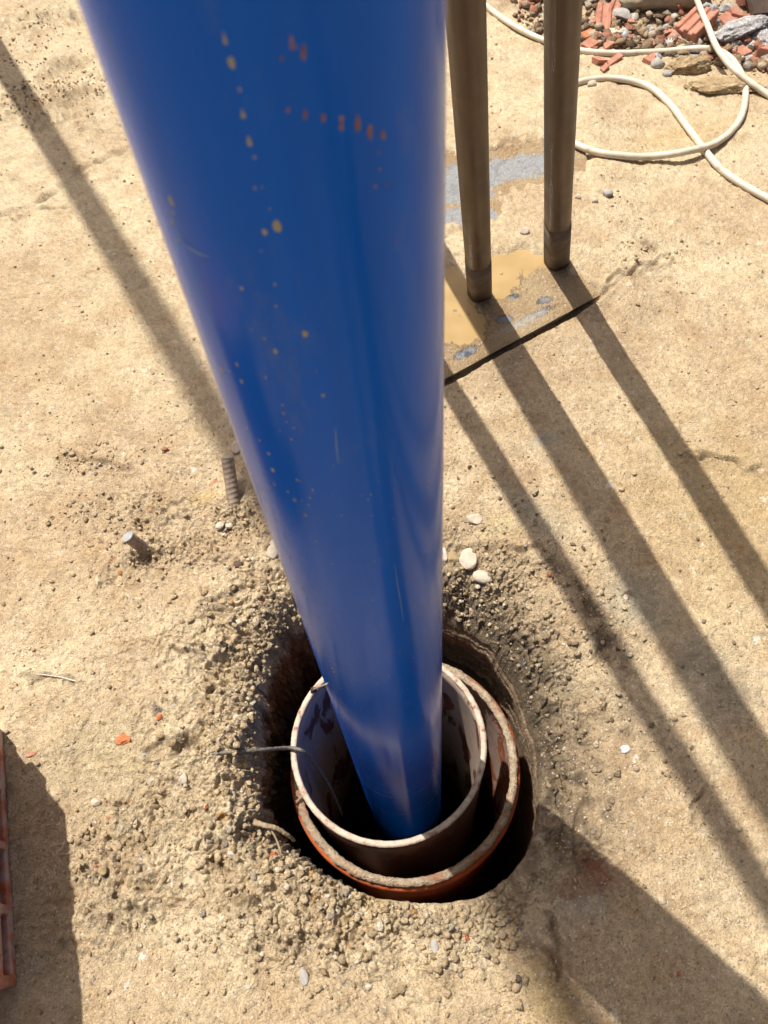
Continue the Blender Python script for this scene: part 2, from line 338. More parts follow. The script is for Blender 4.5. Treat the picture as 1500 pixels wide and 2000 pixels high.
def obj(name, me, material=None, parent=None, label=None, cat=None, group=None, kind=None, smooth=True):
    o = bpy.data.objects.new(name, me); C.objects.link(o)
    if material and not me.materials: me.materials.append(material)
    if smooth and len(me.polygons): me.polygons.foreach_set('use_smooth', [True] * len(me.polygons))
    if parent: o.parent = parent
    if label: o['label'] = label
    if cat: o['category'] = cat
    if group: o['group'] = group
    if kind: o['kind'] = kind
    return o
def empty(name, loc, label, cat, group=None, rot=None):
    o = bpy.data.objects.new(name, None); C.objects.link(o); o.location = loc; o.empty_display_size = .05
    if rot is not None: o.rotation_euler = rot
    o['label'] = label; o['category'] = cat
    if group: o['group'] = group
    return o
def mesh_np(name, V, Q, cols=None, wet=None, cyc=4):
    me = bpy.data.meshes.new(name); V = np.asarray(V, np.float32); Q = np.asarray(Q, np.int32)
    me.vertices.add(len(V)); me.vertices.foreach_set('co', V.ravel())
    me.loops.add(Q.size); me.loops.foreach_set('vertex_index', Q.ravel())
    me.polygons.add(len(Q)); me.polygons.foreach_set('loop_start', np.arange(0, Q.size, Q.shape[1], dtype=np.int32))
    me.polygons.foreach_set('loop_total', np.full(len(Q), Q.shape[1], np.int32))
    if cols is not None:
        at = me.attributes.new('Col', 'FLOAT_COLOR', 'POINT'); at.data.foreach_set('color', np.c_[cols, np.ones(len(V))].astype(np.float32).ravel())
    if wet is not None:
        at = me.attributes.new('Wet', 'FLOAT', 'POINT'); at.data.foreach_set('value', np.asarray(wet, np.float32))
    me.update(calc_edges=True); return me
def bm_mesh(bm, name):
    me = bpy.data.meshes.new(name); bm.normal_update(); bm.to_mesh(me); bm.free(); return me

# ---------------------------------------------------------------- ground with the pit
th0 = np.linspace(-np.pi, np.pi, 4000)
dens = 1 + 1.15 * sst(.2, .75, np.cos(th0 - np.pi / 2 + .03)) + .1
cum = np.concatenate([[0], np.cumsum(dens[:-1])]); cum /= cum[-1]
NT = 1500
th = np.interp(np.arange(NT) / NT, cum, th0)
R0 = rim_r(th)
# radial stations: offsets outside the rim
offs = [0.0]; s = .0013
while offs[-1] < 4.2:
    offs.append(offs[-1] + s); s = max(.0013, (offs[-1] + .22) * .0052)
offs = np.array(offs + [4.6, 5.4, 7, 10, 16, 30, 60, 120, 250])
E_, T_ = np.meshgrid(offs, th, indexing='ij')
RR = R0[None, :] + E_
gx = (PC[0] + RR * np.cos(T_)).ravel(); gy = (PC[1] + RR * np.sin(T_)).ravel()
zz, cc_, wet_ = ground_h(gx, gy, True)
far = np.repeat(offs > 4.3, NT)
zz = np.where(far, 0.0, zz)
NR = len(offs)
# pit wall: continues from the first ring straight down
dep = np.concatenate([np.arange(1, 60) * .0035, .2065 + np.arange(1, 30) * .012, [.62, .75, .9, 1.1, 1.4]])
D_, T2 = np.meshgrid(dep, th, indexing='ij')
z00 = zz[:NT]
ux, uy = np.cos(T2), np.sin(T2)
lf2 = sst(-.1, .6, np.cos(T2.ravel() - math.radians(165)))
ex = (vn(T2.ravel() * 14, D_.ravel() * 30, 301) * .010 + vn(T2.ravel() * 45, D_.ravel() * 110, 302) * .0045) * (.35 + .65 * lf2) + vn(T2.ravel() * 5, D_.ravel() * 200, 303) * .0015
cl, il = clods(T2.ravel() * .26, D_.ravel(), .022, .55, 310)
sm = sst(0.2, .9, np.cos(T2.ravel() - math.radians(35)))
bst = vn(T2.ravel() * 1.2, D_.ravel() * 90, 330) + .6 * vn(T2.ravel() * 3, D_.ravel() * 260, 331)
ex = ex * (1 - .55 * sm) + .004 * bst * sm + cl * .022 * -.7 * (.12 + .88 * lf2) + .003 * sm * vn(T2.ravel() * 2, D_.ravel() * 140, 304)
fade = np.clip(D_.ravel() / .02, 0, 1)
Rw = R0[None, :].repeat(len(dep), 0).ravel() + ex * fade + .02 * sst(0, .15, D_.ravel()) - .01 * sst(.0, .05, D_.ravel()) * sm
# the soil must stay clear of the outer casing
cc0 = np.array([-.0162, .382]); 
wx_ = PC[0] + Rw * ux.ravel(); wy_ = PC[1] + Rw * uy.ravel()
dd = np.hypot(wx_ - cc0[0], wy_ - cc0[1]); lim = .2205
f_ = np.where((dd < lim) & (D_.ravel() > .03), lim / dd, 1); wx_ = cc0[0] + (wx_ - cc0[0]) * f_; wy_ = cc0[1] + (wy_ - cc0[1]) * f_
wz_ = (z00[None, :] - D_).ravel()
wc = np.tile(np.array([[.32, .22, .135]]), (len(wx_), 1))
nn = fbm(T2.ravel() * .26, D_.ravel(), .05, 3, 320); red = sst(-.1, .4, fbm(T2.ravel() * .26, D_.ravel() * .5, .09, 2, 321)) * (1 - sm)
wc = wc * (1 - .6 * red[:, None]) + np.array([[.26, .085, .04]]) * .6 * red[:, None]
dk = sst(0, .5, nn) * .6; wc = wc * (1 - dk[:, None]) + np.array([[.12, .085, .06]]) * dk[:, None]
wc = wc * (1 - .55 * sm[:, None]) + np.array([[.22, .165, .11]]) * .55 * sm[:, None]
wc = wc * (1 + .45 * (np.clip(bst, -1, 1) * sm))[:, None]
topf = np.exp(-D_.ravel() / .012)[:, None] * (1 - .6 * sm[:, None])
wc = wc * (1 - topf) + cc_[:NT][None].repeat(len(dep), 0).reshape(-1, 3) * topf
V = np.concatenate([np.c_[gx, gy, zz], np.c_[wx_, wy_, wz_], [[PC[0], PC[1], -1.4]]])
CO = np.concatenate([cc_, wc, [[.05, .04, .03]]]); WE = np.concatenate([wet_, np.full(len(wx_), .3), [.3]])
ii = np.arange(NT); jj = (ii + 1) % NT
def quads(a, b): return np.c_[a + ii, b + ii, b + jj, a + jj]
Q = [quads(r * NT, (r + 1) * NT) for r in range(NR - 1)]
base = NR * NT
Q.append(quads(base, 0))
Q += [quads(base + (r + 1) * NT, base + r * NT) for r in range(len(dep) - 1)]
Q = np.concatenate(Q)
# a hole floor: quads need four corners, so close it with a second small ring
lastr = base + (len(dep) - 1) * NT
V2 = V[lastr:lastr + NT].copy(); V2[:, :2] = PC + (V2[:, :2] - PC) * .02
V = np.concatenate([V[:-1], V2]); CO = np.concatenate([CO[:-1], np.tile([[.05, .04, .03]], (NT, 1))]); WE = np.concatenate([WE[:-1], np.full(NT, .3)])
Q = np.concatenate([Q, quads(len(V) - NT, lastr)])
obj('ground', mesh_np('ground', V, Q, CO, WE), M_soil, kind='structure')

# ---------------------------------------------------------------- casings
def lathe_ring(prof, n=160, jit=None):     # closed profile [(r,z)] spun round z
    m = len(prof); V = []; 
    for i in range(n):
        a = 2 * math.pi * i / n
        for j, (r, z) in enumerate(prof):
            dr, dz = jit(a, j, r, z) if jit else (0, 0)
            V.append(((r + dr) * math.cos(a), (r + dr) * math.sin(a), z + dz))
    Q = [((i * m + j), (i * m + (j + 1) % m), ((i + 1) % n * m + (j + 1) % m), ((i + 1) % n * m + j)) for i in range(n) for j in range(m)]
    return mesh_np('ring', V, Q)
# flaking pale film over red-brown rust
def casing_mat(name, pale, rust, th_, outer):
    m = mat(name, rough=.55); k = NB(m)
    st = k.mapped((9, 9, 3.2)); n1 = k.noise(1.5, 5, .55, st, .6); n2 = k.noise(60, 4, .65)
    mask = k.ramp(k.m('ADD', k.m('MULTIPLY', n1, .9), k.m('MULTIPLY', n2, .1)), [(th_, (0, 0, 0)), (th_ + .025, (1, 1, 1))])
    geo = k.n('ShaderNodeNewGeometry')
    rr = k.ramp(k.noise(22, 5, .6), [(.35, tuple(v * .55 for v in rust)), (.6, rust), (.8, tuple(min(1, v * 1.7) for v in rust))])
    pp = k.ramp(k.noise(35, 5, .6), [(.3, tuple(v * .7 for v in pale)), (.7, pale)])
    inside = k.mix(mask, rr, pp)
    # how far the face looks away from the axis: outside faces get their own paint
    vm = k.n('ShaderNodeVectorMath', operation='DOT_PRODUCT'); k.l(k.co.outputs['Object'], vm.inputs[0]); 
    k.l(k.co.outputs['Normal'], vm.inputs[1])
    outm = k.ramp(vm.outputs['Value'], [(.0, (0, 0, 0)), (.02, (1, 1, 1))])
    oc = k.ramp(n1, [(.3, tuple(v * .35 for v in outer)), (.5, outer), (.72, tuple(v * .6 for v in outer)), (.8, (.30, .22, .15))])
    oc = k.mix(k.ramp(n2, [(.45, (0, 0, 0)), (.62, (.5, .5, .5))]), oc, (.22, .15, .10)); k.col(k.mix(outm, inside, oc)); k.rough(k.ramp(n2, [(.3, (.4,) * 3), (.7, (.7,) * 3)]))
    b = k.bump(mask, .0008, .6); k.norm(k.bump(n2, .0012, .5, b)); return m
M_crust = mat('dried_mud_crust', rough=.95); k = NB(M_crust)
k.col(k.mix(k.ramp(k.noise(11, 5, .65), [(.50, (0, 0, 0)), (.60, (.8, .8, .8))]), k.ramp(k.noise(90, 4, .6), [(.3, (.30, .22, .15)), (.55, (.46, .36, .25)), (.75, (.58, .48, .36))]), (.34, .13, .065)))
k.norm(k.bump(k.noise(260, 4, .7), .004, 1, k.bump(k.noise(90, 4, .7), .006, 1)))
def crust_obj(name, ro, ri, z, parent, amp, seed, h=.003, material=M_crust):
    def jit(a, j, r, zz_):
        if j in (0, 1): return (0, 0)
        q = .8 * mnoise.noise(Vector((math.cos(a) * 7, math.sin(a) * 7, seed + j * .35))) + .8 * mnoise.noise(Vector((math.cos(a) * 21, math.sin(a) * 21, seed + j * .9))) + .7 * mnoise.noise(Vector((math.cos(a) * 60, math.sin(a) * 60, seed + j * 1.7)))
        return (amp * q * .8, amp * .9 * (q + .1))
    prof = [(ro, z - .004), (ri, z - .004), (ri - .0012, z + h * .3), ((ri * 2 + ro) / 3, z + h), ((ri + 2 * ro) / 3, z + h), (ro + .0015, z + h * .2)]
    return obj(name, lathe_ring(prof, 420, jit), material, parent)
ic = empty('inner_casing', (-.0395, .396, -.08), 'narrower upper steel casing pipe with pale flaking inside wall, standing around the blue pipe', 'pipe')
rI = .1735; tI = .0070
M_in = casing_mat('flaking_casing_inner', (.50, .38, .285), (.18, .068, .032), .42, (.13, .045, .022))
prof = [(rI, 0), (rI, -.05), (rI, -.15), (rI, -.5), (rI, -1.3), (rI - tI, -1.3), (rI - tI, -.5), (rI - tI, -.15), (rI - tI, -.05), (rI - tI, 0)]
obj('pipe_wall', lathe_ring(prof, 200), M_in, ic, smooth=True)
M_rimI = mat('scraped_pale_rim', rough=.85); k = NB(M_rimI)
k.col(k.ramp(k.noise(60, 5, .65), [(.34, (.24, .11, .065)), (.45, (.46, .36, .28)), (.7, (.62, .52, .42))])); k.norm(k.bump(k.noise(240, 4, .6), .0012, .7))
crust_obj('rim', rI + .0005, rI - tI - .0005, 0, ic, .0008, 3.3, .0018, M_rimI)
oc = empty('outer_casing', (-.0162, .382, -.18), 'wider orange red casing pipe lower in the pit, its rim crusted with grey mud', 'pipe')
rO = .2105; tO = .0085
M_out = casing_mat('flaking_casing_outer', (.60, .42, .34), (.50, .15, .065), .47, (.62, .13, .035))
prof = [(rO - .003, 0), (rO - .003, -.006), (rO + .004, -.009), (rO + .0075, -.013), (rO + .008, -.034), (rO - .001, -.042), (rO - .001, -.5), (rO - .001, -1.2), (rO - tO, -1.2), (rO - tO, -.5), (rO - tO, -.03), (rO - tO, 0)]
obj('pipe_wall', lathe_ring(prof, 220), M_out, oc)
crust_obj('rim', rO + .001, rO - tO - .003, 0, oc, .0026, 7.1, .0040)

# ---------------------------------------------------------------- blue pipe
dP = .393; aP = math.radians(-3.815); rP = dP * math.sin(math.radians(12.0))
bpx, bpy_ = dP * math.sin(aP), dP * math.cos(aP)
bp_ = empty('blue_pipe', (bpx, bpy_, -.7), 'tall glossy blue plastic well pipe lowered into the steel casings, spattered with yellow mud', 'pipe')
M_blue = mat('blue_pvc', (.001, .08, .5), .24); k = NB(M_blue)
st = k.mapped((10, 10, .6)); n1 = k.noise(2.0, 4, .6, st)
k.col(k.ramp(n1, [(.3, (.0002, .092, .55)), (.7, (.0004, .120, .70))]))
k.col(k.mix(k.m('MULTIPLY', k.ramp(k.noise(26, 6, .75, k.mapped((1, 1, .35))), [(.56, (0, 0, 0)), (.80, (1, 1, 1))]), .35), k.ramp(n1, [(.3, (.0002, .092, .55)), (.7, (.0004, .120, .70))]), (.16, .20, .28)))
dust = k.noise(3.0, 6, .7, k.mapped((1, 1, .25)))
k.rough(k.m('ADD', .10, k.m('MULTIPLY', dust, .16)))
k.norm(k.bump(k.noise(1.2, 2, .4, k.mapped((6, 6, .5))), .006, .25)); k.b.inputs['Specular IOR Level'].default_value = .13
prof = []
zs = [0, .2, .45, .475, .48, .50, .505, .53, .6, 1.2, 2, 3, 4, 5.2]
prof = [(rP, z) for z in zs] + [(rP - .006, 5.2), (rP - .006, 0)]
obj('pipe_wall', lathe_ring(prof, 256), M_blue, bp_)
def on_pipe(px, py, lift=0.0):
    d = ray(px, py); o = np.array([0, 0, CH]); R = rP + lift
    ox, oy = o[0] - bpx, o[1] - bpy_
    A = d[0] ** 2 + d[1] ** 2; B = 2 * (ox * d[0] + oy * d[1]); Cc = ox * ox + oy * oy - R * R
    disc = B * B - 4 * A * Cc
    if disc < 0: return None
    t = (-B - math.sqrt(disc)) / (2 * A); return o + d * t
# mud spots: thin domes lying on the pipe wall
M_spot = mat('yellow_mud_spot', (.33, .31, .19), .8); M_rust = mat('brown_scrape', rough=.8); k = NB(M_rust)
k.col(k.ramp(k.noise(300, 3, .6), [(.3, (.16, .07, .035)), (.7, (.40, .20, .10))]))
M_scr = mat('pale_scuff', (.10, .22, .55), .5)
def dome(bm, p, ru, rv, rng, tail=0.0, h=.0006):
    n = np.array([p[0] - bpx, p[1] - bpy_, 0]); n = n / np.linalg.norm(n); t = np.array([-n[1], n[0], 0]); u = np.array([0, 0, 1.])
    K = 10; vs = []; ph = rng.random() * 6
    for i in range(K):
        a = 2 * math.pi * i / K; q = 1 + .15 * math.sin(3 * a + ph)
        up = math.sin(a); s = (1 + tail * max(0, up)) * q
        w_ = (1 - .6 * min(1, tail) * max(0, up))
        x_ = ru * math.cos(a) * w_; y_ = rv * up * s
        ang = x_ / rP; nn_ = n * math.cos(ang) + t * math.sin(ang)
        b0 = np.array([bpx, bpy_, 0]) + nn_ * (rP + .0001); b0[2] = p[2] + y_
        vs.append(bm.verts.new(b0 - np.array([bpx, bpy_, -.7])))
    c_ = bm.verts.new(np.array([bpx, bpy_, 0]) + n * (rP + h) + np.array([0, 0, p[2]]) - np.array([bpx, bpy_, -.7]))
    for i in range(K): bm.faces.new((vs[i], vs[(i + 1) % K], c_))
rng = random.Random(5)
SP = [(440, 80, 5, 1.2), (452, 122, 8, 0), (468, 175, 3, .5), (475, 225, 6, .6), (487, 278, 6, .4), (497, 307, 3, 0), (498, 367, 3, 0), (541, 442, 11, 0), (517, 453, 7, 0),
      (335, 394, 8, .6), (339, 415, 3.5, 0), (337, 435, 4.5, 0), (348, 468, 3.5, 0), (472, 563, 5, 0), (596, 652, 8, 0), (538, 686, 5.5, 0), (631, 772, 4.5, 0), (433, 722, 6.5, .4),
      (463, 712, 4.5, .3), (449, 725, 2.5, 0), (472, 745, 4.5, 0), (482, 836, 4, 0), (525, 886, 4.5, 0), (533, 918, 6, 0), (580, 937, 3.5, 0), (554, 807, 3, 0), (552, 791, 2.5, 0),
      (574, 836, 2.5, 0), (569, 858, 2.5, 0), (611, 957, 3, 0), (605, 972, 2.5, 0), (603, 986, 2.5, 0), (547, 841, 2, 0), (649, 1101, 2.5, 0), (516, 661, 3, 0), (491, 643, 2, 0), (537, 555, 3, 0), (539, 598, 3, 0),
      (560, 824, 2.2, 0), (618, 725, 2, 0), (519, 737, 3, 0), (507, 860, 3, 0), (649, 1305, 3, .3), (652, 1312, 3, 0), (510, 490, 2, 0), (527, 408, 2, 0), (512, 365, 2, 0)]
bm = bmesh.new()
for px, py, rpx, tl in SP:
    p = on_pipe(px, py)
    if p is None: continue
    sc_ = np.linalg.norm(p - [0, 0, CH]) / F
    dome(bm, p, rpx * sc_ * .72, rpx * sc_ * (1.0 + .35 * rng.random()), rng, tl * 1.4)
obj('mud_spot', bm_mesh(bm, 'mud_spot'), M_spot, bp_, kind='stuff')
# fine splatter low on the pipe
bm = bmesh.new()
for i in range(260):
    t = rng.random(); py = 900 + 640 * t; xl = 150 + .363 * py
    px = xl + 6 + abs(rng.gauss(0, 1)) * 30
    if i > 170: px = xl + rng.random() * (855 - xl)
    p = on_pipe(px, py)
    if p is None: continue
    s_ = rng.uniform(.0003, .0009) * (1 if rng.random() < .85 else 1.8)
    dome(bm, p, s_, s_ * 1.5, rng, 0, .0004)
obj('fine_splatter', bm_mesh(bm, 'fine_splatter'), mat('grey_blue_splatter', (.16, .20, .26), .7), bp_, kind='stuff')
bm = bmesh.new()
for px, py, ru, rv in ((568, 84, 6, 12), (592, 105, 6, 16), (551, 115, 4, 5), (562, 213, 4, 7), (595, 222, 5, 12), (632, 230, 6, 10), (667, 240, 9, 17), (697, 243, 8, 20), (725, 253, 9, 17), (748, 262, 6, 11),
                       (742, 330, 3, 3), (733, 365, 4, 4), (755, 362, 3, 3), (739, 300, 2, 4), (578, 92, 3, 6)):
    p = on_pipe(px, py); sc_ = np.linalg.norm(p - [0, 0, CH]) / F
    for q in range(6):
        pp = on_pipe(px + rng.uniform(-.5, .5) * ru, py + rng.uniform(-.6, .6) * rv)
        dome(bm, pp, ru * sc_ * rng.uniform(.2, .5), rv * sc_ * rng.uniform(.2, .6), rng, rng.choice((0, .5)), .0003)
obj('brown_scrape', bm_mesh(bm, 'brown_scrape'), M_rust, bp_, kind='stuff')
def strip(name, pts, wd, material, lift=.0003):
    bm = bmesh.new(); prev = None; Pn = [on_pipe(*p) for p in pts]
    for i, p in enumerate(Pn):
        n = np.array([p[0] - bpx, p[1] - bpy_, 0]); n /= np.linalg.norm(n)
        d = Pn[min(i + 1, len(Pn) - 1)] - Pn[max(i - 1, 0)]; d /= np.linalg.norm(d); s_ = np.cross(n, d)
        k_ = wd * math.sin(math.pi * (i + .3) / (len(Pn) - .4))
        q = p + n * lift - np.array([bpx, bpy_, -.7])
        a = bm.verts.new(q - s_ * k_); b = bm.verts.new(q + s_ * k_)
        if prev: bm.faces.new((prev[0], prev[1], b, a))
        prev = (a, b)
    return obj(name, bm_mesh(bm, name), material, bp_)
strip('scratch', [(350, 450), (358, 470), (370, 483), (387, 493), (400, 498), (412, 500)], .0009, M_scr)
strip('scratch', [(770, 1100), (776, 1140), (783, 1180), (788, 1215)], .0005, M_scr)
strip('scratch', [(655, 835), (657, 870), (661, 905)], .0006, M_scr)
# scuffed rings of the socket joint, just above where the pipe sinks out of sight
def ringpx(name, py, wd, a0, a1):
    p0 = on_pipe(785, py); bm = bmesh.new(); prev = None; n0 = math.atan2(p0[1] - bpy_, p0[0] - bpx)
    for i in range(61):
        a = n0 + a0 + (a1 - a0) * i / 60; k_ = wd * (.25 + .75 * abs(mnoise.noise(Vector((a * 4, py, 0)))) * 2)
        for_ = [(math.cos(a) * (rP + .0006), math.sin(a) * (rP + .0006), p0[2] + .7 + s_ * k_ + .002 * mnoise.noise(Vector((a * 2, 3, py)))) for s_ in (-1, 1)]
        c_ = [bm.verts.new(v) for v in for_]
        if prev: bm.faces.new((prev[0], c_[0], c_[1], prev[1]))
        prev = c_
    return obj(name, bm_mesh(bm, name), mat('pale_scuff_ring', (.22, .28, .42), .6), bp_)
ringpx('scuff_ring', 1556, .0011, -1.5, 1.4); ringpx('scuff_ring', 1590, .0009, -1.3, 1.2); ringpx('scuff_ring', 1548, .0006, -1.5, .2)
# ---------------------------------------------------------------- generic solids
def tube(pts, rad, seg=10, name='tube', twist=None, caps=True, jit=0.0, seed=0):
    """round tube along points; rad may be a list; twist adds lay grooves of a rope"""
    pts = [Vector(p) for p in pts]; n = len(pts); V = []; up = Vector((0, 0, 1)); prevx = None
    for i, p in enumerate(pts):
        d = (pts[min(i + 1, n - 1)] - pts[max(i - 1, 0)]).normalized()
        x = (prevx - d * prevx.dot(d)) if prevx is not None else (up.cross(d) if abs(d.z) < .9 else Vector((1, 0, 0)).cross(d))
        x.normalize(); prevx = x; y = d.cross(x)
        r = rad[i] if isinstance(rad, (list, tuple)) else rad
        for j in range(seg):
            a = 2 * math.pi * j / seg; rr = r
            if twist: rr = r * (1 + .22 * math.cos(twist[0] * (a + twist[1] * i)))
            if jit: rr *= 1 + jit * mnoise.noise(Vector((i * .7, j * 2.1, seed)))
            V.append(p + x * (math.cos(a) * rr) + y * (math.sin(a) * rr))
    Q = [(i * seg + j, i * seg + (j + 1) % seg, (i + 1) * seg + (j + 1) % seg, (i + 1) * seg + j) for i in range(n - 1) for j in range(seg)]
    me = bpy.data.meshes.new(name); F_ = [tuple(q) for q in Q]
    if caps: F_ += [tuple(range(seg))[::-1], tuple((n - 1) * seg + j for j in range(seg))]
    me.from_pydata([tuple(v) for v in V], [], F_); me.update(); return me
def spline(pts, n):                        # Catmull-Rom through points
    Q = [np.array(p, float) for p in pts]; Q = [2 * Q[0] - Q[1]] + Q + [2 * Q[-1] - Q[-2]]; out = []
    for i in range(1, len(Q) - 2):
        for k_ in range(n):
            t = k_ / n; a, b, c, d = Q[i - 1:i + 3]
            out.append(.5 * (2 * b + (c - a) * t + (2 * a - 5 * b + 4 * c - d) * t * t + (3 * b - a - 3 * c + d) * t ** 3))
    out.append(Q[-2]); return out
def rock_mesh(seed, size, facets=9, rough=.12, sub=3, flat=0.0, fine=0.0):
    rg = random.Random(seed); bm = bmesh.new(); bmesh.ops.create_icosphere(bm, subdivisions=sub, radius=1)
    pl = []
    for _ in range(facets):
        v = Vector((rg.gauss(0, 1), rg.gauss(0, 1), rg.gauss(0, 1))).normalized(); pl.append((v, rg.uniform(.5, .85)))
    so = Vector((rg.random() * 50, rg.random() * 50, rg.random() * 50))
    for v in bm.verts:
        c_ = v.co.copy()
        for n_, d_ in pl:
            q = c_.dot(n_) - d_
            if q > 0: c_ -= n_ * q * .93
        s_ = 1 + rough * mnoise.noise(c_ * 1.7 + so) + rough * .5 * mnoise.noise(c_ * 4.5 + so) + fine * mnoise.noise(c_ * 11 + so)
        c_ *= s_
        v.co = Vector((c_.x * size[0], c_.y * size[1], c_.z * size[2]))
    return bm_mesh(bm, 'rock')
def stone_mat(name, c0, c1, sc=60, rough=.85, bump=.002, specks=None):
    m = mat(name, rough=rough); k = NB(m)
    c = k.ramp(k.noise(sc, 5, .65), [(.3, c0), (.7, c1)])
    if specks:
        s_ = k.n('ShaderNodeSeparateColor'); k.l(k.voro(sc * 5, 'Color'), s_.inputs[0]); c = k.mix(k.m('GREATER_THAN', s_.outputs[0], .8), c, specks)
    k.col(c); k.norm(k.bump(k.noise(sc * 4, 4, .65), bump, .7)); return m
M_peb = stone_mat('pale_pebble', (.44, .36, .28), (.62, .54, .43), 55, .9, .003)
M_gry = stone_mat('grey_stone', (.28, .26, .24), (.42, .40, .37), 40)
M_con = stone_mat('concrete_rubble', (.24, .23, .23), (.42, .41, .41), 45, .95, .006, (.50, .49, .48))
M_brk = stone_mat('fired_clay', (.34, .135, .085), (.50, .23, .155), 35, .9, .002, (.40, .22, .16))
M_brko = stone_mat('bright_clay', (.48, .13, .05), (.60, .20, .08), 35, .9, .002)
M_clod = stone_mat('earth_clod', (.20, .13, .065), (.52, .40, .23), 28, .95, .006)
M_beig = stone_mat('beige_stone', (.27, .22, .15), (.42, .35, .25), 18, .9, .005)
M_drk = stone_mat('dark_board', (.055, .035, .025), (.11, .07, .05), 30, .8, .002)
M_whi = stone_mat('torn_plastic', (.50, .50, .50), (.66, .66, .67), 50, .5, .001)

# ---------------------------------------------------------------- steel plate, mud on it, puddle
LPn = 300; WPn = 240
aQ, bQ, cQ, dQ = PLQ
uu, vv = np.meshgrid(np.linspace(0, 1, LPn), np.linspace(0, 1, WPn), indexing='ij')
top = (aQ[None, None] * ((1 - uu) * (1 - vv))[..., None] + bQ[None, None] * (uu * (1 - vv))[..., None] + cQ[None, None] * (uu * vv)[..., None] + dQ[None, None] * ((1 - uu) * vv)[..., None])
px_ = top[..., 0].ravel(); py_ = top[..., 1].ravel()
ZP = .008
u_, v_ = plate_uv(px_, py_)
def PB(*a, **k_): return blob(px_, py_, *a, z=ZP, **k_)
mud = .55 + .45 * fbm(px_, py_, .10, 4, 401) + .22 * fbm(px_, py_, .02, 3, 402)
pud = np.maximum.reduce([PB(935, 560, .13, .055, .45, soft=.35), PB(1010, 505, .10, .045, .1, soft=.35), PB(1085, 505, .075, .028, .1, soft=.35), PB(900, 640, .05, .05, 0, soft=.4), PB(840, 560, .1, .1, 0, soft=.3)])
bare = np.maximum.reduce([.95 * PB(1000, 330, .16, .055, .1, soft=.5), .9 * PB(905, 360, .09, .10, 0, soft=.5), .9 * PB(885, 425, .05, .04, 0, soft=.5), .9 * PB(1003, 580, .013, .008, 0, soft=.4), 1.0 * PB(985, 625, .018, .012, 0, soft=.5),
        .8 * PB(1063, 588, .018, .010, .3, soft=.6), .95 * PB(910, 690, .03, .012, .4, soft=.5), .8 * PB(872, 620, .02, .02, 0, soft=.6), .8 * PB(1040, 620, .06, .010, .45, soft=.6), .7 * PB(960, 420, .02, .03, 0, soft=.7)])
rim_t = sst(.012, .0, plate_d(px_, py_)) * .35 * sst(-.2, .4, fbm(px_, py_, .05, 2, 405))
bare = np.clip(bare - .25 * sst(0, .6, fbm(px_, py_, .018, 3, 403)), 0, 1)
gr, _g = clods(px_, py_, .008, .4, 410)
hz_ = .0045 * np.clip(mud, 0, 1.4) + .0012 * fbm(px_, py_, .008, 3, 404) + .0028 * gr * .8
hz_ = hz_ * (1 - .93 * bare) - .0045 * pud * (1 - bare * .5) 
hz_ = np.maximum(hz_, .0001 * fbm(px_, py_, .01, 2, 409))
hz_ = hz_ * sst(0.0, .012, plate_d(px_, py_) + .004)
cm = np.tile(np.array([[.46, .35, .215]]), (len(px_), 1))
def mx(c, kcol, m): m = np.clip(m, 0, 1)[:, None]; return c * (1 - m) + np.array([kcol]) * m
cm = mx(cm, (.36, .25, .14), .5 + .6 * fbm(px_, py_, .12, 3, 406)); cm = mx(cm, (.50, .33, .14), .7 * pud); cm = mx(cm, (.24, .17, .095), .7 * sst(-.0, .05, pud) * (1 - sst(.05, .30, pud)))
bb = sst(.35, .6, bare); blu = mx(np.tile(np.array([[.27, .285, .31]]), (len(px_), 1)), (.10, .115, .14), sst(0, .5, fbm(px_, py_, .03, 3, 407)))
far_ = sst(.16, .30, v_); blu = mx(blu, (.40, .41, .42), .65 * far_)
cm = mx(cm, (.045, .048, .052), .85 * sst(.12, .35, bare) * (1 - bb) * (1 - far_)); cm = cm * (1 - bb[:, None]) + blu * bb[:, None]
cm = mx(cm, (.50, .45, .37), .8 * PB(1020, 630, .06, .012, .48, soft=.5))
wp = np.clip(.8 * bb + .5 * pud + .45 * sst(.05, .3, np.maximum(pud, 0)), 0, 1)
V = np.c_[px_, py_, ZP + hz_]
idx = np.arange(LPn * WPn).reshape(LPn, WPn)
Q = np.stack([idx[:-1, :-1], idx[1:, :-1], idx[1:, 1:], idx[:-1, 1:]], -1).reshape(-1, 4)
M_mudp = M_soil.copy(); M_mudp.name = 'muddy_steel'
b_ = M_mudp.node_tree.nodes['Principled BSDF']
sp_ = empty('steel_plate', (float(PLQ[:, 0].mean()), float(PLQ[:, 1].mean()), ZP), 'flat mud covered steel plate under the two brown posts, its straight front edge showing', 'plate')
off = np.array([PLQ[:, 0].mean(), PLQ[:, 1].mean(), ZP])
obj('mud_layer', mesh_np('mud_layer', V - off, Q, cm, wp), M_mudp, sp_, kind='stuff')
bm = bmesh.new(); TH = .0075
M_stl = mat('dark_steel_edge', (.06, .05, .04), .55, .3); k = NB(M_stl)
k.col(k.ramp(k.noise(70, 4, .6), [(.3, (.03, .026, .022)), (.6, (.09, .07, .05)), (.8, (.25, .19, .12))])); k.norm(k.bump(k.noise(200, 3), .001, .6))
vt = [bm.verts.new((q[0] - off[0], q[1] - off[1], -.0006)) for q in PLQ]; vb = [bm.verts.new((q[0] - off[0], q[1] - off[1], -TH)) for q in PLQ]
bm.faces.new(vt); bm.faces.new(vb[::-1])
for i in range(4): bm.faces.new((vt[i], vb[i], vb[(i + 1) % 4], vt[(i + 1) % 4]))
obj('plate', bm_mesh(bm, 'plate'), M_stl, sp_, smooth=False)
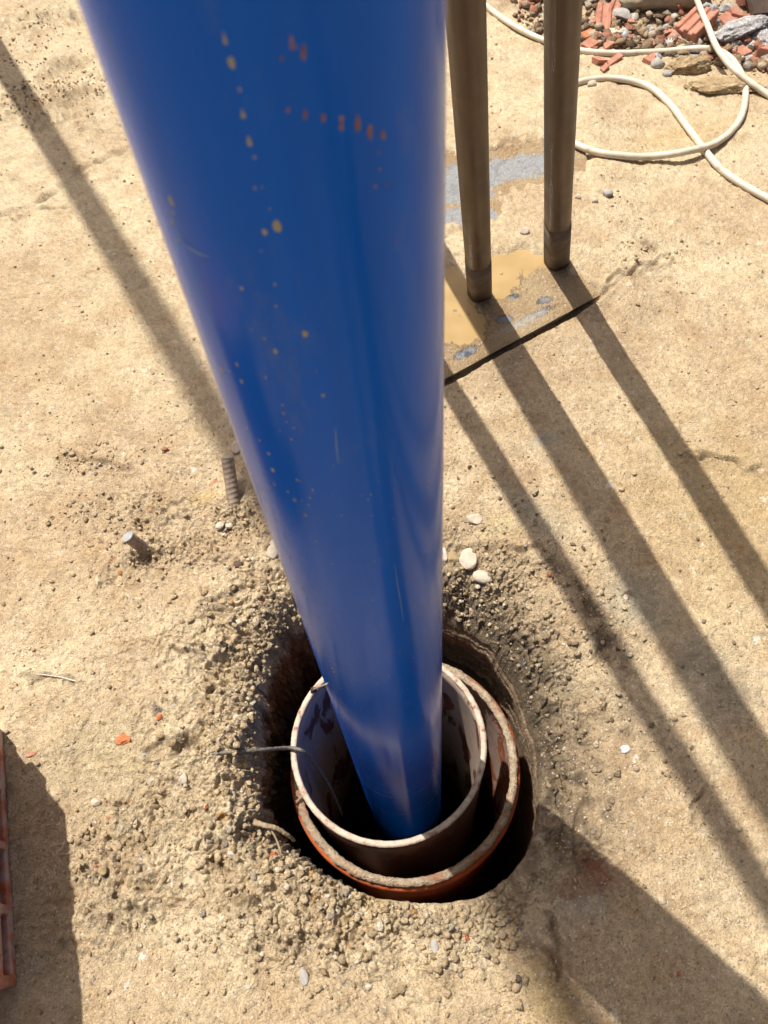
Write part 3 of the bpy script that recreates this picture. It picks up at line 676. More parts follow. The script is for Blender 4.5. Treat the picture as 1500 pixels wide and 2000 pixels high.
# muddy water standing on the plate
M_pud = mat('muddy_water', (.36, .25, .11), .06); M_pud.node_tree.nodes['Principled BSDF'].inputs['IOR'].default_value = 1.33
k = NB(M_pud); k.col(k.ramp(k.noise(14, 3, .5), [(.3, (.34, .235, .105)), (.7, (.42, .295, .14))]))
k.norm(k.bump(k.noise(30, 2, .4), .0006, .12))
k.rough(k.ramp(k.noise(18, 3), [(.4, (.05,) * 3), (.7, (.20,) * 3)]))
keep = ((pud > .06) & (bare < .85) & (plate_d(px_, py_) > .008)).reshape(LPn, WPn)
kq = keep[:-1, :-1] & keep[1:, :-1] & keep[1:, 1:] & keep[:-1, 1:]
Qp = Q.reshape(LPn - 1, WPn - 1, 4)[kq]
us, inv = np.unique(Qp, return_inverse=True)
obj('puddle', mesh_np('puddle', np.c_[px_[us], py_[us], np.full(len(us), ZP + .0017)], inv.reshape(-1, 4)), M_pud, kind='structure')
# bubble
bm = bmesh.new(); bmesh.ops.create_icosphere(bm, subdivisions=3, radius=.004); 
for v in bm.verts: v.co.z *= .55
M_bub = mat('foam_bubble', (.75, .62, .42), .05); M_bub.node_tree.nodes['Principled BSDF'].inputs['Transmission Weight'].default_value = .6
p = P(979, 534, ZP + .0022)
o = obj('bubble', bm_mesh(bm, 'bubble'), M_bub, label='pale foam bubble floating on the muddy puddle between the two brown posts', cat='bubble'); o.location = p

# ---------------------------------------------------------------- rig posts
MWi = MW.T
def cam_of(v): return MWi @ v
cvec = np.array([750., 1000.])
lc = MWi @ Ldir; Svp = lc[:2] / lc[2] * F + cvec
hzl = np.array([_n[0], _n[1], _n[2] * F - _n[0] * 750 - _n[1] * 1000])
def ln(a, b): return np.cross([a[0], a[1], 1.], [b[0], b[1], 1.])
def itx(a, b): q = np.cross(a, b); return q[:2] / q[2]
def lean(shadow, image=None, vpy=None):
    """direction (up) of a post whose shadow and outline run along the given lines"""
    l1 = ln(Svp, itx(hzl, ln(*shadow)))
    v = itx(l1, ln(*image)) if image else itx(l1, np.array([0, 1., -vpy]))
    d = MW @ np.array([v[0] - 750, v[1] - 1000, F]); return -nrm(d)
M_post = mat('brown_weathered_steel', rough=.5); k = NB(M_post)
st = k.mapped((1, 1, .12)); n1 = k.noise(45, 5, .6, st); n2 = k.noise(14, 5, .6)
c1_ = k.ramp(n1, [(.3, (.044, .026, .018)), (.55, (.078, .049, .034)), (.8, (.125, .085, .062))])
k.col(k.mix(k.ramp(n2, [(.5, (0, 0, 0)), (.75, (.6, .6, .6))]), c1_, (.125, .095, .068))); k.rough(k.ramp(n2, [(.3, (.38,) * 3), (.7, (.62,) * 3)]))
k.norm(k.bump(n1, .0008, .5))
M_foot = mat('muddy_post_foot', rough=.75); k = NB(M_foot)
k.col(k.ramp(k.noise(30, 6, .65), [(.3, (.075, .052, .037)), (.5, (.125, .092, .066)), (.68, (.21, .16, .12))])); k.norm(k.bump(k.noise(120, 4), .001, .5))
def sq_tube(L0, L1, w_, rc, dirz, name, seg=8, wall=None, taper=1.0, n_len=1, face=0.0):
    """rounded square tube along z from L0 to L1"""
    ring = []
    for q in range(4):
        for j in range(seg):
            a = math.pi / 2 * (q + j / (seg - 1)); cx = (w_ / 2 - rc) * (1 if q in (0, 3) else -1); cy = (w_ / 2 - rc) * (1 if q in (0, 1) else -1)
            ring.append((cx + rc * math.cos(a), cy + rc * math.sin(a)))
    m = len(ring); V = []; n_ = max(1, n_len)
    for i in range(n_ + 1):
        z = L0 + (L1 - L0) * i / n_
        for x_, y_ in ring: V.append((x_, y_, z))
    F_ = [(i * m + j, i * m + (j + 1) % m, (i + 1) * m + (j + 1) % m, (i + 1) * m + j) for i in range(n_) for j in range(m)]
    F_ += [tuple(range(m))[::-1], tuple(n_ * m + j for j in range(m))]
    me = bpy.data.meshes.new(name); me.from_pydata(V, [], F_); me.update(); return me
def post(base, up, w_, label, length=6.0, foot=.13, spin=0.0, group=None):
    z = Vector(up); x = Vector((1, 0, 0)); x = (x - z * x.dot(z)).normalized(); y = z.cross(x)
    mrot = Matrix((x, y, z)).transposed().to_4x4() @ Matrix.Rotation(spin, 4, 'Z')
    o = bpy.data.objects.new('rig_post', None); C.objects.link(o); o.empty_display_size = .05
    o.matrix_world = Matrix.Translation(Vector(base)) @ mrot
    o['label'] = label; o['category'] = 'post'
    if group: o['group'] = group
    def add(nm_, me, mt):
        c_ = obj(nm_, me, mt, o); return c_
    add('tube', sq_tube(foot - .004, length, w_ * 1.0, w_ * .40, None, 'tube', 8, n_len=2), M_post)
    add('foot', sq_tube(.0, foot, w_ * 1.0, w_ * .34, None, 'foot', 6, n_len=2), M_foot)
    add('weld_seam', sq_tube(foot - .0015, foot + .0015, w_ * 1.008, w_ * .38, None, 'weld', 8), M_foot)
    return o
zb = ZP + .002
def wpx(px, py, width):                    # real width of something so many photo pixels across at the ground
    r = ray(px, py); return width * CH / -r[2]
post(P(937, 573, zb), lean([(937, 578), (1400, 1335)], [(908, 0), (937, 575)]), wpx(937, 573, 43), 'left one of the two brown steel posts, standing in the puddle nearer the blue pipe', foot=.155, spin=.35, group='brown steel posts of the drilling rig')
post(P(1087, 512, zb), lean([(1095, 518), (1500, 1148)], [(1100, 0), (1087, 515)]), wpx(1087, 512, 44), 'right of the two brown steel posts, standing at the edge of the puddle', foot=.16, spin=.35, group='brown steel posts of the drilling rig')
pA = P(735, 523, 0.02); post(pA, lean([(887, 762), (1500, 1740)], vpy=1500), .047, 'brown steel post standing on the plate behind the blue pipe, nearest to its left edge', spin=.3)
pB = P(800, 392, 0.02); post(pB, lean([(905, 560), (1290, 1200)], vpy=1480), .047, 'brown steel post behind the blue pipe, farther back than the other hidden one', spin=.3)
pD = P(-85, -26, 0.0); post(pD, lean([(0, 115), (1140, 2000)], vpy=1600), .074, 'brown steel post beyond the left edge whose long shadow crosses the sand', spin=.2, length=9)

# ---------------------------------------------------------------- hoses
M_hose = mat('cream_hose', rough=.5); k = NB(M_hose)
k.col(k.ramp(k.noise(35, 5, .65), [(.28, (.40, .33, .22)), (.42, (.58, .51, .39)), (.7, (.68, .62, .52))])); k.rough(k.ramp(k.noise(20), [(.3, (.4,) * 3), (.7, (.65,) * 3)]))
def hose(pts, rad, lift, label, n=14):
    W_ = []
    for i, (a, b) in enumerate(pts):
        W_.append(hit(a, b, rad * .9 + (lift[i] if lift else 0)))
    return obj('hose', tube(spline(W_, n), rad, 14, 'hose'), M_hose, label=label, cat='hose')
rH = wpx(1200, 300, 13.2) / 2
h1 = [(880, -50), (945, 8), (1000, 48), (1062, 79), (1130, 98), (1200, 104), (1290, 101), (1380, 95), (1425, 112), (1452, 155), (1455, 200), (1440, 242), (1400, 278), (1340, 296), (1260, 306), (1180, 300), (1125, 282), (1090, 255), (1080, 215), (1100, 178),
      (1140, 158), (1200, 153), (1262, 167), (1305, 200), (1340, 245), (1375, 292), (1410, 332), (1460, 366), (1520, 398), (1600, 440)]
l1 = [0] * len(h1)
for i, v in ((12, .006), (13, .018), (14, .006), (7, .006)): l1[i] = v
hose(h1, rH, l1, 'cream hose looping round in a coil on the sand behind the right brown post')
h2_ = [(1345, -60), (1362, 0), (1382, 50), (1402, 96), (1432, 134), (1470, 164), (1505, 188), (1580, 235)]
hose(h2_, rH * .95, [0.0, 0.03, .04, .040, .03, .012, 0, 0], 'straighter cream hose crossing over the coil and running down to the right edge')

# ---------------------------------------------------------------- rebar stubs
M_reb = mat('dusty_rebar', rough=.7, metal=.2); k = NB(M_reb)
k.col(k.ramp(k.noise(90, 4), [(.3, (.20, .15, .115)), (.7, (.40, .32, .24))])); M_cut = stone_mat('cut_steel_end', (.22, .22, .22), (.40, .40, .39), 80, .4, .0005)
def rebar(base, tip, rad, label):
    b = Vector(base); t = Vector(tip); d = (t - b); L = d.length; d.normalize()
    o = empty('rebar_stub', b, label, 'rebar', 'rebar stubs sticking out of the sand')
    o.rotation_euler = d.to_track_quat('Z', 'Y').to_euler()
    n = int(L / .0012); V = []; seg = 20
    pts = [(0, 0, -.03 + (L + .03) * i / n) for i in range(n + 1)]; V = []
    for i, p in enumerate(pts):
        for j in range(seg):
            a = 2 * math.pi * j / seg; ph = ((p[2] / .0105) + (.25 * math.cos(a)) + (.5 if math.sin(a) > 0 else 0)) % 1
            rr = rad * (1 + .08 * (math.exp(-((ph - .5) / .16) ** 2)) * min(1, abs(math.sin(a)) * 1.8) + .10 * math.exp(-(math.sin(a) / .12) ** 2))
            V.append((rr * math.cos(a), rr * math.sin(a), p[2]))
    F_ = [(i * seg + j, i * seg + (j + 1) % seg, (i + 1) * seg + (j + 1) % seg, (i + 1) * seg + j) for i in range(n) for j in range(seg)]
    me = bpy.data.meshes.new('bar'); me.from_pydata(V, [], F_); me.update(); obj('bar', me, M_reb, o)
    bm = bmesh.new(); vs = [bm.verts.new((rad * 1.06 * math.cos(2 * math.pi * j / 18) * (1 + .04 * math.sin(5 * j)), rad * 1.06 * math.sin(2 * math.pi * j / 18), L + .0008 + .0015 * math.cos(2 * math.pi * j / 18))) for j in range(18)]
    vb_ = [bm.verts.new((v.co.x * .98, v.co.y * .98, L - .002)) for v in vs]; bm.faces.new(vs)
    for j in range(18): bm.faces.new((vs[j], vb_[j], vb_[(j + 1) % 18], vs[(j + 1) % 18]))
    obj('cut_end', bm_mesh(bm, 'cut_end'), M_cut, o, smooth=False)
b1 = hit(457, 980); rebar(b1, P(444, 894, .062), wpx(457, 980, 23) / 2, 'upright ribbed rebar stub close beside the left edge of the blue pipe')
b2 = hit(285, 1078); b2[2] -= .004; rebar(b2, P(249, 1048, .042), wpx(285, 1078, 23) / 2, 'short leaning rebar stub in a small hollow, farther left from the blue pipe')

# ---------------------------------------------------------------- cable, wire, root
M_cab = mat('grey_wire_rope', rough=.75, metal=.3); k = NB(M_cab); k.col(k.ramp(k.noise(150, 4), [(.3, (.10, .09, .08)), (.7, (.28, .25, .21))]))
zr = -.08 + .006
pts = [hit(412, 1474, -.004), hit(432, 1470, .003), P(470, 1468, .0), P(520, 1464, -.03), P(560, 1461, zr + .004), P(577, 1462, zr + .006), P(592, 1468, zr - .002), P(605, 1480, -.11), P(622, 1502, -.17), P(640, 1530, -.25), P(655, 1560, -.36), P(668, 1590, -.5)]
obj('wire_rope', tube(spline(pts, 16), .0032, 12, 'wire_rope', twist=(5, .22)), M_cab, label='thin grey twisted wire rope on the sand, hooked over the left of the casing rim', cat='rope')
p0 = on_pipe(642, 1340); pts = [hit(150, 1331, -.001), hit(138, 1328, .0010), hit(120, 1323, .0016), hit(100, 1320, .0010), hit(84, 1318, .0004), hit(72, 1317, -.002)]
M_twi = mat('bright_twisted_wire', (.40, .36, .30), .5, .5)
obj('twisted_wire', tube(spline(pts, 16), .0019, 12, 'twisted_wire', twist=(3, .35)), M_twi, label='short bright twisted wire half buried in the sand near the left edge', cat='wire')
M_str = mat('pale_cord', (.45, .38, .28), .9)
pk = P(612, 1347, zr + .002); pq = on_pipe(638, 1336, .001)
pts = [pq, (pq + pk) / 2 + np.array([0, 0, .001]), pk]
cd = empty('knotted_cord', pk, 'thin pale cord from the blue pipe knotted over the casing rim', 'cord')
obj('cord', tube([np.array(q) - pk for q in spline(pts, 8)], .0012, 8, 'cord'), M_str, cd)
me = rock_mesh(77, (.006, .005, .008), 4, .5, 3, fine=.3); kn = obj('knot', me, M_drk, cd); kn.location = (0, 0, -.003)
obj('tail', tube([(0, 0, -.004), (.002, -.003, -.015), (.0035, -.002, -.024)], .0012, 8, 'tail'), M_str, cd)
pts = [P(495, 1605, -.004), P(515, 1612, -.006), P(540, 1618, -.012), P(560, 1630, -.026), P(575, 1642, -.05)]
M_root = stone_mat('muddy_root', (.20, .14, .08), (.42, .32, .20), 80, .95, .003)
ro = empty('root', pts[0], 'muddy broken root sticking out of the soil at the lower left of the pit', 'root')
obj('stem', tube([q - pts[0] for q in spline(pts, 10)], [.005 - .00006 * i for i in range(41)], 10, 'stem', jit=.5), M_root, ro)
pts2 = [P(528, 1618, -.012), P(540, 1640, -.02), P(548, 1665, -.022), P(545, 1678, -.025)]
obj('branch', tube([q - pts[0] for q in spline(pts2, 8)], .0017, 8, 'branch', jit=.4), M_root, ro)

# ---------------------------------------------------------------- brick stack at the left edge
M_hb = mat('hollow_brick_clay', rough=.9); k = NB(M_hb)
n1 = k.noise(16, 5, .65); n2 = k.noise(70, 5, .65)
c_ = k.ramp(n2, [(.3, (.36, .09, .035)), (.6, (.55, .16, .06)), (.8, (.62, .25, .13))])
k.col(k.mix(k.ramp(n1, [(.42, (0, 0, 0)), (.56, (.9, .9, .9))]), c_, (.55, .40, .33))); k.norm(k.bump(n2, .002, .7))
fb = P(33, 1925, 0); bb_ = P(6, 1425, 0); vdir = nrm((bb_ - fb)[:2].tolist() + [0]); wdir = np.array([-vdir[1], vdir[0], 0]); 
BL = float(np.linalg.norm((bb_ - fb)[:2])); BH = .086; BW = .19
def hollow_brick(seed):
    """brick lying flat; its open cells look out of the long side"""
    rg = random.Random(seed); bm = bmesh.new(); ny = 4; nz = 2; web = .0135
    # front grid coordinates along the length (y) and height (z)
    ys = [0]; cw = (BL - web * (ny + 1)) / ny
    for i in range(ny): ys += [ys[-1] + web, ys[-1] + web + cw]
    ys.append(ys[-1] + web); zs_ = [0]; chh = (BH - web * (nz + 1)) / nz
    for i in range(nz): zs_ += [zs_[-1] + web, zs_[-1] + web + chh]
    zs_.append(zs_[-1] + web)
    def jt(): return rg.uniform(-.0012, .0012)
    gv = {(i, j): bm.verts.new((jt(), y + (jt() if 0 < i < len(ys) - 1 else jt() * .8), z + jt() * .6)) for i, y in enumerate(ys) for j, z in enumerate(zs_)}
    bv = {(i, j): bm.verts.new((-BW, ys[i], zs_[j])) for i in (0, len(ys) - 1) for j in (0, len(zs_) - 1)}
    for i in range(len(ys) - 1):
        for j in range(len(zs_) - 1):
            q = (gv[i, j], gv[i + 1, j], gv[i + 1, j + 1], gv[i, j + 1])
            if i % 2 == 1 and j % 2 == 1:
                r_ = [bm.verts.new((v.co.x - .05, v.co.y, v.co.z)) for v in q]
                for a in range(4): bm.faces.new((q[a], q[(a + 1) % 4], r_[(a + 1) % 4], r_[a]))
                bm.faces.new(r_)
            else: bm.faces.new(q)
    I, J = len(ys) - 1, len(zs_) - 1
    bm.faces.new((bv[0, 0], bv[0, J], bv[I, J], bv[I, 0]))
    bm.faces.new([gv[i, J] for i in range(I + 1)] + [bv[I, J], bv[0, J]]); bm.faces.new([gv[i, 0] for i in range(I, -1, -1)] + [bv[0, 0], bv[I, 0]])
    bm.faces.new([gv[0, j] for j in range(J, -1, -1)] + [bv[0, 0], bv[0, J]]); bm.faces.new([gv[I, j] for j in range(J + 1)] + [bv[I, J], bv[I, 0]])
    bmesh.ops.recalc_face_normals(bm, faces=bm.faces[:])
    sharp = [e for e in bm.edges if len(e.link_faces) == 2 and e.calc_face_angle(0) > .8]
    bmesh.ops.bevel(bm, geom=sharp, offset=.0022, segments=2, affect='EDGES', profile=.6)
    return bm_mesh(bm, 'brick')
lab = ['lowest hollow red brick at the left edge, on the sand, open cells facing right'] + ['hollow red brick %s in the stack beyond the left edge' % s_ for s_ in ('second from the ground', 'third from the ground', 'second from the top', 'on top')]
rg = random.Random(3); zbk = .001
for i in range(5):
    o = obj('hollow_brick', hollow_brick(20 + i), M_hb, label=lab[i], cat='brick', group='hollow bricks stacked at the left edge', smooth=False)
    sh = 0 if i == 0 else rg.uniform(-.010, .006)
    q = fb + vdir * (0 if i == 0 else rg.uniform(-.012, .008)) - np.array([vdir[1], -vdir[0], 0]) * 0
    rot = math.atan2(vdir[1], vdir[0]) - math.pi / 2
    o.location = (q[0] + vdir[1] * sh, q[1] - vdir[0] * sh, zbk + i * (BH + .0035)); o.rotation_euler = (0, 0, rot + (0 if i == 0 else rg.uniform(-.02, .02)))

# ---------------------------------------------------------------- rubble heap, single pieces
def place(name, me, material, px, py, label, cat, rot=(0, 0, 0), lift=0.0, group=None):
    o = obj(name, me, material, label=label, cat=cat, group=group); o.location = hit(px, py, lift); o.rotation_euler = rot; return o
def S(px, py, wpix): return wpx(px, py, wpix) / 2
def brick_frag(seed, L, W_, H_, grooves=0, cuts=2):
    """piece of fired brick: grooved prism with broken ends"""
    rg = random.Random(seed); bm = bmesh.new(); top_ = []
    if grooves:
        gw = W_ * 2 / (grooves * 2 + 1); x = -W_
        for i in range(grooves * 2 + 1):
            zt = H_ if i % 2 == 0 else H_ * .72; top_ += [(x + gw * .06, zt), (x + gw * .94, zt)]; x += gw
    else: top_ = [(-W_, H_), (W_, H_)]
    prof = [(W_, -H_), (-W_, -H_)] + top_; n_ = 9; rows = []
    for i in range(n_ + 1):
        y = -L + 2 * L * i / n_; rows.append([bm.verts.new((px + rg.uniform(-1, 1) * L * .015, y, pz + rg.uniform(-1, 1) * L * .012)) for px, pz in prof])
    m = len(prof)
    for i in range(n_):
        for j in range(m): bm.faces.new((rows[i][j], rows[i][(j + 1) % m], rows[i + 1][(j + 1) % m], rows[i + 1][j]))
    bm.faces.new(rows[0][::-1]); bm.faces.new(rows[-1]); bmesh.ops.recalc_face_normals(bm, faces=bm.faces[:])
    for c_ in range(cuts):
        s_ = 1 if c_ % 2 == 0 else -1
        nv = Vector((rg.uniform(-.6, .6), s_, rg.uniform(-.5, .5))).normalized(); co = Vector((rg.uniform(-.2, .2) * W_, s_ * L * rg.uniform(.55, .85), 0))
        g_ = bmesh.ops.bisect_plane(bm, geom=bm.verts[:] + bm.edges[:] + bm.faces[:], plane_co=co, plane_no=nv, clear_outer=True)
        ed = [e for e in g_['geom_cut'] if isinstance(e, bmesh.types.BMEdge)]
        if ed: bmesh.ops.contextual_create(bm, geom=ed)
    sharp = [e for e in bm.edges if len(e.link_faces) == 2 and e.calc_face_angle(0) > .6]
    bmesh.ops.bevel(bm, geom=sharp, offset=L * .035, segments=1, affect='EDGES')
    return bm_mesh(bm, 'brick')
RB = [  # px, py, half length px, half width px, half height px, rot, material, grooves, lift px, label
    (1178, 38, 34, 13, 8, (.3, .1, -.25), M_brk, 1, 4, 'long upright salmon brick shard leaning next to the right brown post'),
    (1198, 22, 30, 10, 8, (.4, .2, -.45), M_brk, 1, 6, 'narrow salmon brick shard right of the long upright one'),
    (1358, 50, 36, 24, 13, (.25, -.1, -.95), M_brk, 2, 8, 'large grooved red brick block under the crossing hose in the rubble'),
    (1493, 112, 22, 22, 18, (.1, .1, .1), M_brk, 0, 4, 'orange brick lump cut off by the right edge below the grey concrete'),
    (1147, 72, 17, 8, 7, (.1, .2, -1.2), M_brko, 0, 3, 'small bright orange brick piece touching the right brown post'),
    (1152, 88, 16, 10, 5, (.2, .2, -1.0), M_brk, 0, 2, 'pinkish brick chip just under the bright orange piece'),
    (1187, 90, 14, 7, 4, (.2, 0, -1.1), M_brk, 0, 2, 'flat brick flake below the white shell shaped stone'),
    (1302, 64, 13, 6, 4, (0, .1, -1.4), M_brk, 0, 4, 'thin reddish tile flake left of the large brick block'),
    (1416, 42, 18, 12, 7, (.1, .3, -.9), M_brk, 0, 3, 'brick piece right of the crossing hose in the rubble'),
    (1434, 28, 10, 9, 7, (.3, .1, .2), M_brk, 0, 4, 'small square brick piece at the upper right of the rubble'),
    (1420, 64, 14, 8, 5, (.1, .1, -1.1), M_brk, 0, 3, 'flat brick sliver under the brick piece right of the hose'),
    (1446, 105, 16, 11, 6, (.2, .2, -1.3), M_brk, 0, 3, 'brick piece half buried between the speckled concrete lumps'),
    (1268, 90, 16, 7, 5, (.1, .2, -1.0), M_brk, 0, 2, 'low brick strip behind the cream hose'),
    (1200, 118, 22, 6, 4, (.1, .1, -.95), M_brk, 0, 1, 'brick splinter lying in front of the cream hose'),
    (1180, 135, 14, 5, 4, (.1, .1, -.8), M_brk, 0, 1, 'small brick splinter nearest the sand in front of the hose'),
    (1480, 6, 20, 9, 7, (.1, .2, -1.4), M_brk, 0, 6, 'brick end at the top edge beside the dark board'),
    (1330, 8, 20, 9, 7, (.1, .2, -1.2), M_brk, 0, 6, 'brick end at the top edge beside the big beige rock'),
]
for i, (px, py, L, W_, H_, rot, mt, gr_, lf, lb) in enumerate(RB):
    s_ = wpx(px, py, 1)
    o = obj('brick_fragment', brick_frag(50 + i, L * s_ * 1.12, W_ * s_ * 1.1, H_ * s_ * 1.2, gr_), mt, label=lb, cat='brick piece', group='broken bricks in the rubble heap', smooth=False)
    o.location = hit(px, py, lf * s_); o.rotation_euler = rot
RK = [  # px, py, half sizes px, material, seed, facets, rough, lift, name, label, category
    (1283, -2, 62, 34, 24, M_beig, 1, 10, .10, 22, 'rock', 'big beige rock at the top edge overhanging a dark gap in the rubble', 'rock'),
    (1213, 28, 15, 20, 8, M_gry, 2, 6, .08, 8, 'stone', 'oval grey brown stone standing beside the brick shards', 'stone'),
    (1203, 66, 13, 15, 8, M_peb, 3, 9, .25, 4, 'stone', 'whitish shell shaped stone below the brick shards', 'stone'),
    (1152, 48, 10, 7, 6, M_gry, 4, 6, .1, 4, 'stone', 'small grey pebble beside the post near the top', 'stone'),
    (1172, 74, 14, 12, 8, M_con, 5, 6, .3, 3, 'concrete_lump', 'rough grey mortar lump right of the bright orange brick', 'concrete'),
    (1455, 58, 52, 24, 16, M_con, 6, 4, .35, 12, 'concrete_lump', 'long rough grey concrete chunk at the right edge', 'concrete'),
    (1492, 78, 24, 26, 14, M_con, 7, 4, .35, 8, 'concrete_lump', 'second rough grey concrete chunk at the right edge under the long one', 'concrete'),
    (1430, 82, 26, 15, 10, M_con, 8, 7, .2, 3, 'concrete_lump', 'speckled concrete lump right of the crossing hose', 'concrete'),
    (1466, 92, 12, 16, 9, M_con, 9, 7, .15, 4, 'concrete_lump', 'upright pale concrete lump under the long grey chunk', 'concrete'),
    (1466, 118, 14, 12, 7, M_con, 10, 6, .2, 3, 'concrete_lump', 'small concrete lump left of the orange brick at the right edge', 'concrete'),
    (1392, 70, 24, 14, 9, M_peb, 11, 7, .1, 3, 'stone', 'smooth pale stone partly under the crossing hose', 'stone'),
    (1396, 18, 13, 11, 9, M_con, 12, 6, .2, 4, 'concrete_lump', 'grey mortar crumb at the upper right, left of the others', 'concrete'),
    (1418, 14, 12, 9, 8, M_con, 13, 6, .2, 4, 'concrete_lump', 'grey mortar crumb near the top right of the rubble', 'concrete'),
    (1382, 4, 8, 7, 6, M_gry, 14, 5, .1, 4, 'stone', 'little round grey stone beside the hose at the top edge', 'stone'),
    (1286, 124, 14, 11, 9, M_gry, 15, 4, .05, 4, 'stone', 'round grey stone in front of the long straight stretch of hose', 'stone'),
    (1303, 144, 8, 8, 6, M_gry, 16, 5, .05, 2, 'stone', 'smaller round stone just below the round grey one', 'stone'),
    (1345, 128, 42, 20, 16, M_clod, 17, 8, .25, 10, 'earth_clod', 'brown yellow earth clod with a dark hollow under its right side', 'clod'),
    (1405, 172, 52, 24, 14, M_clod, 18, 6, .35, 0, 'earth_clod', 'crumbly earth clod inside the hose loop', 'clod'),
    (1462, 172, 26, 14, 8, M_clod, 19, 6, .35, 0, 'earth_clod', 'crumbly earth clod just outside the hose loop by the right edge', 'clod'),
    (1158, 164, 9, 8, 7, M_peb, 20, 5, .1, 3, 'stone', 'whitish pebble leaning on the hose next to the right post', 'stone'),
    (1270, 70, 14, 10, 7, M_drk, 21, 6, .3, 2, 'stone', 'dark stone in the gap under the big beige rock', 'stone'),
    (1240, 45, 16, 12, 7, M_clod, 22, 6, .3, 2, 'earth_clod', 'brown lump left of the big beige rock', 'clod'),
    (1232, 85, 22, 10, 5, M_clod, 23, 6, .3, 1, 'earth_clod', 'flat earthy lump behind the hose beside the white stone', 'clod'),
    # on the open ground
    (914, 1091, 15, 21, 11, M_peb, 30, 6, .07, 4, 'stone', 'tall pale oblong stone near the right edge of the blue pipe above the pit', 'stone'),
    (943, 1127, 18, 12, 9, M_peb, 31, 3, .05, 4, 'stone', 'smooth oval pale stone lying just below the oblong one', 'stone'),
    (928, 1013, 15, 10, 7, M_peb, 32, 5, .08, 0, 'stone', 'flat pale stone half sunk in the sand above the oblong one', 'stone'),
    (882, 1090, 14, 12, 7, M_clod, 33, 5, .1, 2, 'stone', 'brownish stone touching the right outline of the blue pipe', 'stone'),
    (868, 1083, 6, 14, 7, M_peb, 34, 5, .1, 3, 'stone', 'pale stone peeping out from behind the blue pipe', 'stone'),
    (1186, 379, 10, 9, 7, M_gry, 35, 6, .08, 4, 'stone', 'lone grey pebble right of the foot of the right brown post', 'stone'),
    (1161, 392, 6, 5, 5, M_peb, 36, 5, .08, 3, 'stone', 'small beige pebble left of the lone grey one', 'stone'),
    (1130, 385, 6, 5, 5, M_peb, 37, 5, .08, 3, 'stone', 'small beige pebble nearest the right brown post', 'stone'),
    (1025, 451, 8, 7, 5, M_peb, 38, 5, .08, 8, 'stone', 'yellowish pebble on the mud between the two brown posts', 'stone'),
    (536, 1072, 12, 22, 9, M_peb, 39, 5, .08, 3, 'stone', 'pale stone half hidden at the left outline of the blue pipe', 'stone'),
    (461, 874, 9, 13, 7, M_peb, 40, 5, .08, 2, 'stone', 'greyish pebble between the upright rebar and the blue pipe', 'stone'),
    (465, 1103, 10, 10, 7, M_drk, 41, 5, .15, 1, 'stone', 'dark pebble in the crumbled soil left of the blue pipe', 'stone'),
    (429, 1026, 8, 7, 5, M_peb, 42, 6, .15, 3, 'stone', 'left of the white pebbles at the foot of the upright rebar', 'stone'),
    (449, 1029, 8, 6, 5, M_peb, 43, 6, .15, 3, 'stone', 'right of the white pebbles at the foot of the upright rebar', 'stone'),
    (358, 1519, 9, 11, 6, M_peb, 44, 5, .1, 2, 'stone', 'whitish pebble left of the pit below the wire rope', 'stone'),
    (188, 1566, 9, 8, 6, M_peb, 45, 5, .1, 2, 'stone', 'round cream pebble to the right of the brick shadow', 'stone'),
    (240, 1444, 14, 9, 4, M_brko, 46, 7, .3, 1, 'brick_chip', 'flat bright orange brick chip on the sand right of the bricks', 'brick chip'),
    (311, 1400, 6, 6, 4, M_brko, 47, 7, .3, 1, 'brick_chip', 'tiny orange red brick chip above and right of the flat one', 'brick chip'),
    (62, 1474, 10, 5, 4, M_brk, 48, 7, .3, 1, 'brick_chip', 'thin brown brick chip near the far end of the brick shadow', 'brick chip'),
    (200, 1700, 9, 8, 5, M_clod, 49, 7, .2, 2, 'stone', 'ochre pebble between the brick shadow and the pit', 'stone'),
    (264, 1605, 5, 5, 4, M_drk, 50, 7, .2, 2, 'stone', 'tiny black pebble left of the pit', 'stone'),
    (295, 1645, 9, 7, 5, M_clod, 51, 7, .2, 2, 'stone', 'brown pebble left of the pit, lower than the black one', 'stone'),
    (453, 1668, 8, 8, 6, M_peb, 52, 5, .1, 3, 'stone', 'cream pebble on the lower left lip of the pit', 'stone'),
    (670, 1799, 10, 9, 7, M_clod, 53, 5, .1, 2, 'stone', 'tan pebble below the pit', 'stone'),
    (592, 1908, 9, 14, 5, M_gry, 54, 5, .08, 1, 'stone', 'flat grey pebble in the sand at the bottom of the picture', 'stone'),
    (848, 1848, 9, 12, 5, M_gry, 55, 5, .08, 1, 'stone', 'dark grey pebble below the right part of the pit', 'stone'),
    (1220, 1462, 9, 8, 5, M_whi, 56, 8, .3, 3, 'stone', 'bluish white stone chip right of the pit', 'stone'),
    (1218, 1166, 9, 7, 4, M_peb, 57, 6, .1, 1, 'stone', 'white stone chip beside a tiny hole in the shaded sand', 'stone'),
    (636, 1612, 6, 6, 5, M_peb, 58, 4, .1, 2, 'stone', None, None),
]
for px, py, a_, b__, c__, mt, sd_, fc, rg_, lf, nm, lb, ct in RK:
    if lb is None: continue
    s_ = wpx(px, py, 1); big = a_ > 20
    me = rock_mesh(sd_, (a_ * s_ * 1.18, b__ * s_ * 1.18, c__ * s_ * 1.18), fc, rg_ * (.6 if mt in (M_con, M_clod) else 1), 5 if big else 4 if a_ > 12 else 3, fine=.10 if mt in (M_con, M_clod) else .02)
    o = obj(nm, me, mt, label=lb, cat=ct); o.location = hit(px, py, lf * s_ * .6); o.rotation_euler = (0, 0, random.Random(sd_).uniform(-.4, .4))
